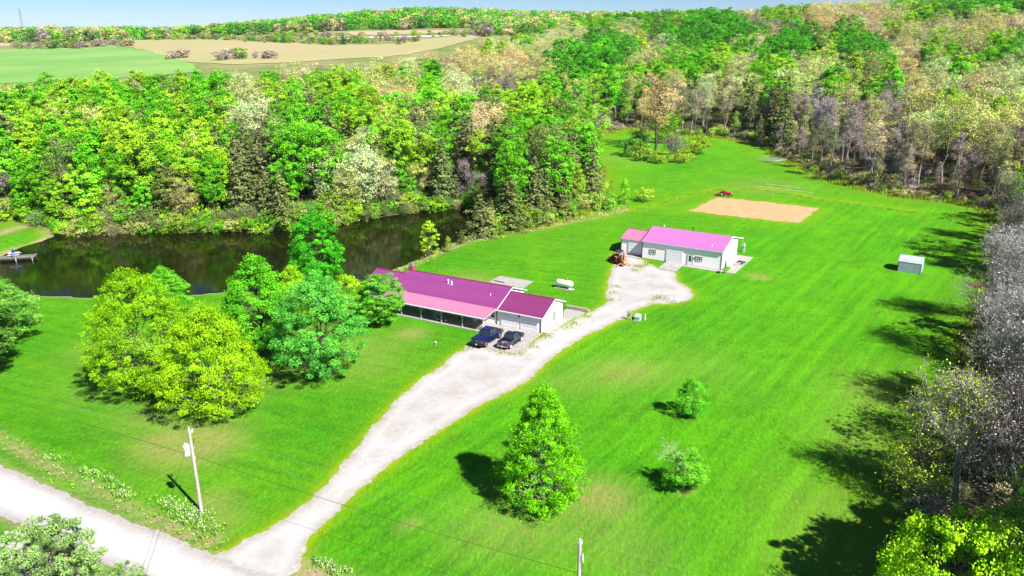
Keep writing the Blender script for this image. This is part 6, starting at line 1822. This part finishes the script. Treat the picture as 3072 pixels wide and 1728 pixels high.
OAKC = (.20, .44, .004)
spot(445, 1182, OAK_A, 'oak_tree', 'big yellow green oak on the left lawn, left of its twin', 'tree', 15.6, 5.3, OAKC, BARK)
spot(655, 1235, OAK_B, 'oak_tree', 'big yellow green oak nearest the road, right of its twin', 'tree', 13.6, 5.7, (.25, .49, .004), BARK)
spot(505, 950, MAP_A, 'maple_tree', 'small green tree peeking out behind the left oak by the pond', 'tree', 8.2, 3.6, (.14, .50, .02))
spot(792, 1062, MAP_A, 'maple_tree', 'bright green maple standing between the oaks and the silver maple', 'tree', 14.4, 4.9, (.11, .46, .012), rz=1.0)
spot(960, 905, MAP_B, 'maple_tree', 'tall bright green maple in front of the pond, left of the house', 'tree', 14.6, 4.1, (.06, .43, .010))
spot(971, 1135, SILV, 'silver_maple', 'pale blue green silver maple in front of the house end', 'tree', 14.4, 5.6, (.10, .44, .045))
spot(890, 985, MAP_A, 'lime_tree', 'lime green tree squeezed between the tall maple and the green maple', 'tree', 10.0, 3.0, (.28, .60, .01), rz=2.0)
spot(1148, 978, MAP_B, 'maple_tree', 'green young maple against the left end of the porch', 'tree', 8.2, 3.3, (.13, .46, .02), rz=2.1)
spot(1052, 965, SMALL, 'lime_tree', 'low lime green tree between the silver maple and the porch maple', 'tree', 7.6, 3.0, (.30, .60, .01), rz=.4)
spot(1625, 1512, PEAR, 'pear_tree', 'pear shaped bright green tree alone on the front lawn', 'tree', 12.4, 3.75, (.14, .48, .004), BARK_P)
spot(2075, 1252, SMALL, 'young_tree', 'small round green tree on the right lawn, the farther of two', 'tree', 4.9, 1.9, (.11, .48, .02))
kt = spot(2055, 1468, SMALL, 'young_tree', 'small green tree with dead twiggy top on the right lawn, the nearer of two', 'tree', 4.3, 2.2, (.14, .48, .02), rz=1.9)
DEAD = Kind(*bare(5.6, 2.6, .35, 205, 3, (7, 6, 5), twig_r=.012, tr=.07), 5.6, 2.6)
od = bpy.data.objects.new('dead_branches', DEAD.wood_mesh(M('bleached_twigs', (.55, .50, .42), rough=.8))); COL.objects.link(od); od.parent = kt; od.scale = (1.0, 1.0, 1.18)
spot(15, 1035, MAP_A, 'edge_tree', 'dark green tree cut by the left frame edge below the pond', 'tree', 10.5, 4.6, (.15, .40, .04), rz=.3)
spot(75, 985, SHRUB[2], 'edge_shrub', 'bushy green shrub right of the tree at the left frame edge', 'shrub', 5.5, 2.4, (.20, .42, .08))
spot(-60, 1130, DENSE[3], 'edge_tree', 'shaded tree on the left frame edge, nearer than its neighbour', 'tree', 9.5, 4.8, (.07, .19, .02), rz=1.3)
spot(170, 1845, NEARP, 'pine_tree', 'grey green bushy pine by the road at the bottom left corner', 'pine', 8.3, 3.7, (.21, .36, .09), BARK)
spot(385, 1880, NEARP, 'pine_tree', 'lower grey green pine right of the corner pine by the road', 'pine', 5.4, 2.3, (.21, .36, .09), BARK, rz=2.0)
spot(1290, 760, SAPL, 'sapling', 'yellow green sapling on the pond bank behind the house', 'sapling', 7.0, 2.3, (.30, .50, .02), BARK_P)
spot(1345, 752, SAPL, 'sapling', 'thin small sapling right of the yellow green one on the bank', 'sapling', 3.2, .9, (.28, .36, .05), BARK_P, rz=1.0)
spot(1385, 726, PINE[2], 'young_cedar', 'tiny cedar on the bank at the pond corner', 'cedar', 3.0, 1.3, (.12, .19, .04))
for i, (u, v, H, R, lb) in enumerate(((1440, 706, 9.5, 4.6, 'low spreading cedar overhanging the right end of the pond'), (1530, 690, 12.5, 4.8, 'tall dark cedar right of the pond end'), (1600, 672, 11.5, 4.6, 'dark cedar behind the mown lawn curve'),
                                       (1480, 640, 13.5, 4.4, 'dark cedar on the far side of the pond tip'), (1680, 652, 10.0, 4.2, 'shaded cedar near the right end of the pond woods'))):
    spot(u, v, PINE[i % 3] if i != 0 else PINE[2], 'cedar_tree', lb, 'cedar', H, R, (.17, .21, .06), BARK_D, rz=i * 1.1)
spot(1872, 612, SAPL, 'sapling', 'bright lime sapling in the weedy patch left of the garden plot', 'sapling', 6.5, 1.6, (.22, .56, .02))
spot(1935, 603, SHRUB[0], 'shrub', 'yellow green shrub in the weedy patch left of the garden plot', 'shrub', 3.6, 2.6, (.34, .52, .04))
spot(1812, 628, SHRUB[1], 'shrub', 'green shrub at the woods corner beside the weedy patch', 'shrub', 4.2, 3.0, (.2, .46, .04))
spot(1965, 452, AIRY[1], 'oak_tree', 'orange brown budding oak rising from the bush island', 'tree', 23.0, 7.6, C['R'], BARK_D)
isl = (('green shrub at the left end of the bush island', 1890, 468, 6.5, 4.0, (.09, .27, .02), 0), ('olive shrub in the front left of the bush island', 1930, 480, 5.0, 3.8, (.20, .30, .03), 1), ('grey bare bush in the middle of the bush island', 2020, 470, 7.5, 4.6, (.3, .3, .2), 'B'),
       ('yellow green shrub at the right end of the bush island', 2085, 462, 6.5, 4.5, (.26, .36, .02), 0), ('low lime shrub along the front of the bush island', 1985, 488, 3.6, 3.6, (.25, .38, .02), 1), ('tall lime shrub behind the bush island oak', 2000, 430, 10.5, 5.0, (.17, .38, .01), 2),
       ('low yellow shrub at the front right of the bush island', 2050, 486, 3.8, 3.6, (.30, .37, .03), 1), ('dusky shrub behind the left end of the bush island', 1915, 440, 6.0, 4.2, (.17, .26, .06), 0))
for lb, u, v, H, R, c, q in isl:
    spot(u, v, BUSHB[0] if q == 'B' else SHRUB[q], 'shrub', lb, 'shrub', H, R, c, BARK, rz=u * .1)
# right hand edge, near
WB = (.62, .58, .60); YG = (.44, .60, .03)
spot(2867, 1528, NB1, 'bare_tree', 'wide grey bare tree with yellow green sprays at the lower right', 'tree', 15.0, 7.0, YG, BARK_S)
spot(3000, 1590, NB2, 'bare_tree', 'large leaning bare tree with pale buds near the lower right frame edge', 'tree', 19, 7.2, WB, BARK, rz=1.0)
spot(3000, 1290, NB3, 'flowering_tree', 'white budded bare tree at the right frame edge, lowest of the silver ones', 'tree', 19, 7.4, (.50, .48, .48), BARK_S, rz=.5)
spot(2995, 1110, NB2, 'flowering_tree', 'white budded bare tree at the right frame edge, second from below', 'tree', 18, 7.0, (.52, .50, .50), BARK_S, rz=2.5)
spot(3020, 975, NB3, 'flowering_tree', 'white budded bare tree at the right frame edge, below the silver shed shade', 'tree', 18, 7.2, (.44, .43, .40), BARK_S, rz=4.0)
spot(3050, 830, NB2, 'flowering_tree', 'pale budded bare tree at the right frame edge level with the shed', 'tree', 18, 7.0, (.42, .46, .26), BARK_P, rz=5.0)
spot(3060, 735, NB3, 'flowering_tree', 'pale olive budded tree at the right frame edge above the shed', 'tree', 17, 6.6, (.36, .42, .18), BARK_P, rz=3.0)
spot(3200, 1150, NB2, 'bare_tree', 'grey bare tree just outside the silver ones on the right', 'tree', 16, 7.0, (.5, .5, .5), BARK_P, rz=.2)
spot(3190, 1420, NB1, 'bare_tree', 'grey bare tree behind the leaning one on the right frame edge', 'tree', 12.5, 6.4, YG, BARK_P, rz=2.0)
place_tree(LIMEB, 'lime_tree', 'big bright lime tree crown filling the bottom right corner', 'tree', 31.0, 43.8, 1.0, 11.0 / 7.0, 0.0, (.36, .66, .012), BARK)
spot(3090, 1760, MAP_A, 'lime_bush', 'lime green tree right of the big corner bush', 'tree', 8.5, 4.6, (.30, .60, .012), BARK, rz=.7)
for i, (u, v, H, R, c, lb) in enumerate(((2740, 1490, 7.0, 3.6, YG, 'sparse yellow green small tree leaning over the right lawn'), (2800, 1330, 6.5, 3.6, YG, 'sparse yellow green small tree above the wide bare tree'), (2790, 1610, 5.5, 3.2, (.13, .22, .05), 'sparse dark green brush left of the lime bush'),
                                          (2930, 1260, 6.5, 3.6, (.30, .30, .12), 'sparse olive brush under the silver trees'), (2900, 1420, 5.5, 3.2, (.2, .25, .08), 'sparse green brush behind the wide bare tree'), (2960, 1120, 6.0, 3.4, (.3, .36, .06), 'sparse yellow green brush below the silver shed tree'),
                                          (3040, 1440, 6.0, 3.4, (.33, .30, .14), 'sparse tan brush between the two bare trees'))):
    spot(u, v, BR1, 'brush_tree', lb, 'brush', H, R, c, BARK_P, rz=i * 1.7)

# ---------------------------------------------------------------- trees out on the far fields
def far_one(u, v, K_, name, lb, cat, H, R, c):
    x, y = at(u, v)
    return place_tree(K_, name, lb, cat, x, y, R / K_.R, H / K_.H, u, c, BARK_D, 'single trees on the far fields')
far_one(195, 143, FARK[0], 'field_tree', 'wide lime green tree on the near edge of the far pasture', 'tree', 15, 11, (.16, .33, .01))
far_one(357, 128, FARK[1], 'field_tree', 'small bright green tree at the corner of the crop field', 'tree', 8, 3.6, (.08, .33, .01))
far_one(155, 146, FARK[0], 'field_shrub', 'dark green bush left of the wide lime field tree', 'shrub', 6, 6, (.04, .14, .02))
far_one(725, 178, FARK[0], 'field_tree', 'round lime tree among grey bushes below the crop field', 'tree', 9, 5, (.16, .30, .02))
for i, (u, v, H, lb) in enumerate(((378, 123, 7, 'small dark cedar left end of the crop field'), (484, 118, 6, 'dark cedar on the crop field top edge, left one'), (613, 118, 9, 'left dark cedar of the close three above the crop field'), (639, 117, 8, 'middle dark cedar of the close three above the crop field'),
                                   (657, 117, 6, 'right small cedar of the close three above the crop field'), (685, 119, 11, 'largest dark cedar above the crop field'), (852, 129, 10, 'dark cedar by the far field corner, left of a pair'), (905, 121, 7, 'dark cedar by the far field corner, right of a pair'),
                                   (948, 118, 8, 'dark cedar standing near the far gravel road'), (1030, 133, 10, 'dark cedar below the far gravel road'), (1196, 134, 9, 'round green tree beside the far field'), (790, 124, 5, 'little cedar in the scrub strip'))):
    far_one(u, v, PINE[2], 'field_cedar', lb, 'cedar', H, H * .42, (.035, .11, .03))
sc_items = []
for (ua, va, ub, vb, n, cols) in ((200, 143, 410, 134, 46, 'BBBTOK'), (0, 145, 130, 145, 16, 'OLKB'), (420, 117, 640, 116, 30, 'LKBO'), (640, 118, 1000, 132, 60, 'KOBG'), (660, 178, 830, 172, 16, 'BBT'), (1000, 118, 1440, 104, 40, 'KOLB'), (960, 128, 1260, 124, 34, 'KGOB'), (0, 128, 160, 130, 10, 'KO'), (500, 180, 560, 172, 8, 'BT'), (700, 104, 1000, 112, 40, 'OBKL')):
    for i in range(n):
        f = rng.uniform(); x, y = at(ua + (ub - ua) * f, va + (vb - va) * f + rng.normal() * 2.2)
        K_ = FARK[int(rng.integers(3))]; H = rng.uniform(2.5, 7.5)
        sc_items.append(dict(x=x, y=y, z=tz(x, y), key=keyof[id(K_)], sz=H / K_.H, sxy=H / K_.H * rng.uniform(1.0, 1.9), rz=rng.uniform(0, 6.28), col=np.clip(np.array(C[cols[int(rng.integers(len(cols)))]]) * rng.uniform(.7, 1.05), 0, 1)))
mass_object('field_scrub', sc_items, 'low scrub along the edges of the far fields')

# ---------------------------------------------------------------- tall grass, weeds, flowers
def tuft_mesh(name, pos, h, wd, n, cols_mat, seed, kind='stuff', label=None):
    r = np.random.default_rng(seed)
    P_ = np.repeat(pos, n, 0) + np.column_stack([r.normal(0, wd, len(pos) * n), r.normal(0, wd, len(pos) * n), np.zeros(len(pos) * n)])
    hh = h * r.uniform(.5, 1.3, len(P_)); a = r.uniform(0, 6.28, len(P_)); w_ = .05 + .05 * r.uniform(size=len(P_))
    dx_, dy_ = np.cos(a) * w_, np.sin(a) * w_
    lx_, ly_ = r.normal(0, .35, len(P_)) * hh, r.normal(0, .35, len(P_)) * hh
    V = np.stack([P_ + np.column_stack([-dx_, -dy_, 0 * hh]), P_ + np.column_stack([dx_, dy_, 0 * hh]), P_ + np.column_stack([lx_, ly_, hh])], 1).reshape(-1, 3)
    T = np.arange(len(V)).reshape(-1, 3)
    o = link(name, np_mesh(name, V, None, T, attrs={'tint': ('FACE', r.uniform(0, 1, len(T)))}), None, [LEAF])
    o.color = (*cols_mat, 1)
    return tag(o, label, kind=kind)
def along(px, per_m, wdt, seed, f=at):
    r = np.random.default_rng(seed); out = []
    W_ = [Vector(f(*p)) for p in px]
    for a, b_ in zip(W_[:-1], W_[1:]):
        for _ in range(max(1, int((b_ - a).length * per_m))):
            p = a.lerp(b_, r.uniform()); out.append((p.x + r.normal() * wdt, p.y + r.normal() * wdt))
    q = np.array(out); return np.column_stack([q, terrain(q[:, 0], q[:, 1]) - .02])
e1 = along([p for p in EDGE_PX if p[0] > 1200][:-4], 9, 1.1, 1)
tuft_mesh('tall_edge_grass', e1, .75, .35, 7, (.26, .36, .02), 2, label='tall yellow green grass along the edge of the woods')
e2 = along([(1130, 826), (1240, 792), (1290, 768), (1370, 728), (1450, 705), (1600, 686), (1800, 640), (1880, 622)], 8, .6, 3)
tuft_mesh('bank_grass', e2, .35, .3, 5, (.40, .42, .13), 4, label='pale dry grass along the pond bank and woods path')
e3 = along([(1700, 668), (1900, 632), (2000, 606), (2080, 582), (2160, 568), (2270, 568), (2440, 597), (2560, 614), (2750, 640)], 5, .5, 5)
tuft_mesh('fence_row_weeds', e3, .30, .3, 4, (.16, .36, .03), 6, label='line of rough weeds behind the garden plot')
e4 = along([(0, 1300), (100, 1372), (220, 1435), (330, 1486), (480, 1562), (600, 1606), (700, 1636)], 5, .8, 7)
tuft_mesh('ditch_grass', e4, .16, .3, 5, (.22, .42, .04), 8, label='rough grass on the banks of the road ditch')
def flowers(px, n, seed, r0=.9):
    r = np.random.default_rng(seed); P_ = []
    for u, v in px:
        x, y = ground0(u, v)
        for _ in range(n): P_.append((x + r.normal() * r0, y + r.normal() * r0 * .6, r.uniform(.15, .6)))
    return np.array(P_)
fp = np.concatenate([flowers([(330, 1442), (350, 1462), (375, 1482), (385, 1490)], 20, 1, .5), flowers([(505, 1505), (530, 1525), (560, 1540), (590, 1548), (575, 1560), (615, 1545), (600, 1570), (630, 1590)], 30, 2, .6),
                     flowers([(170, 1375), (270, 1415), (290, 1420)], 14, 3, .5), flowers([(960, 1690), (985, 1705), (1010, 1720)], 26, 4, .5)])
rf_ = np.random.default_rng(4)
V, Q = cards(fp, unit(rf_.normal(size=fp.shape) * .5 + np.array([0, -.2, 1])), np.full(len(fp), .10), rf_, .9)
o = link('white_flowers', np_mesh('white_flowers', V, Q, attrs={'tint': ('FACE', rf_.uniform(.3, 1, len(Q)))}), None, [LEAF]); o.color = (.55, .53, .50, 1); tag(o, 'clumps of small white wildflowers along the ditch and pole', kind='stuff')
tuft_mesh('flower_stems', np.column_stack([fp[:, :2], np.zeros(len(fp))]), .35, .12, 3, (.20, .38, .05), 12, label='green stems under the white wildflowers')
# weeds on the gravel
gp = np.array([ground0(u, v) + (0.04,) for u, v in [(1395, 1048), (1500, 1060), (1560, 1062), (1600, 1040), (1640, 1010), (1700, 985), (1720, 972), (1760, 950), (1640, 1006), (1925, 800), (1935, 795), (1945, 790), (1915, 800), (1905, 812), (1950, 788), (1835, 900), (1840, 880), (1845, 860), (1990, 893), (1960, 900), (2010, 905), (1975, 893)]])
tuft_mesh('gravel_weeds', gp, .14, .6, 90, (.24, .34, .03), 13, label='patches of weeds growing through the gravel')
# ---------------------------------------------------------------- the air
hz = bpy.data.materials.new('haze'); hz.use_nodes = True
hz.node_tree.nodes.clear()
pv = hz.node_tree.nodes.new('ShaderNodeVolumePrincipled'); ho = hz.node_tree.nodes.new('ShaderNodeOutputMaterial')
pv.inputs['Color'].default_value = (.80, .90, 1.0, 1); pv.inputs['Density'].default_value = .000035
hz.node_tree.links.new(pv.outputs[0], ho.inputs['Volume'])
hb_ = MB().box(-4300, 4300, -3300, 5900, -4.5, 96).build('haze', hz, None); tag(hb_, kind='stuff')
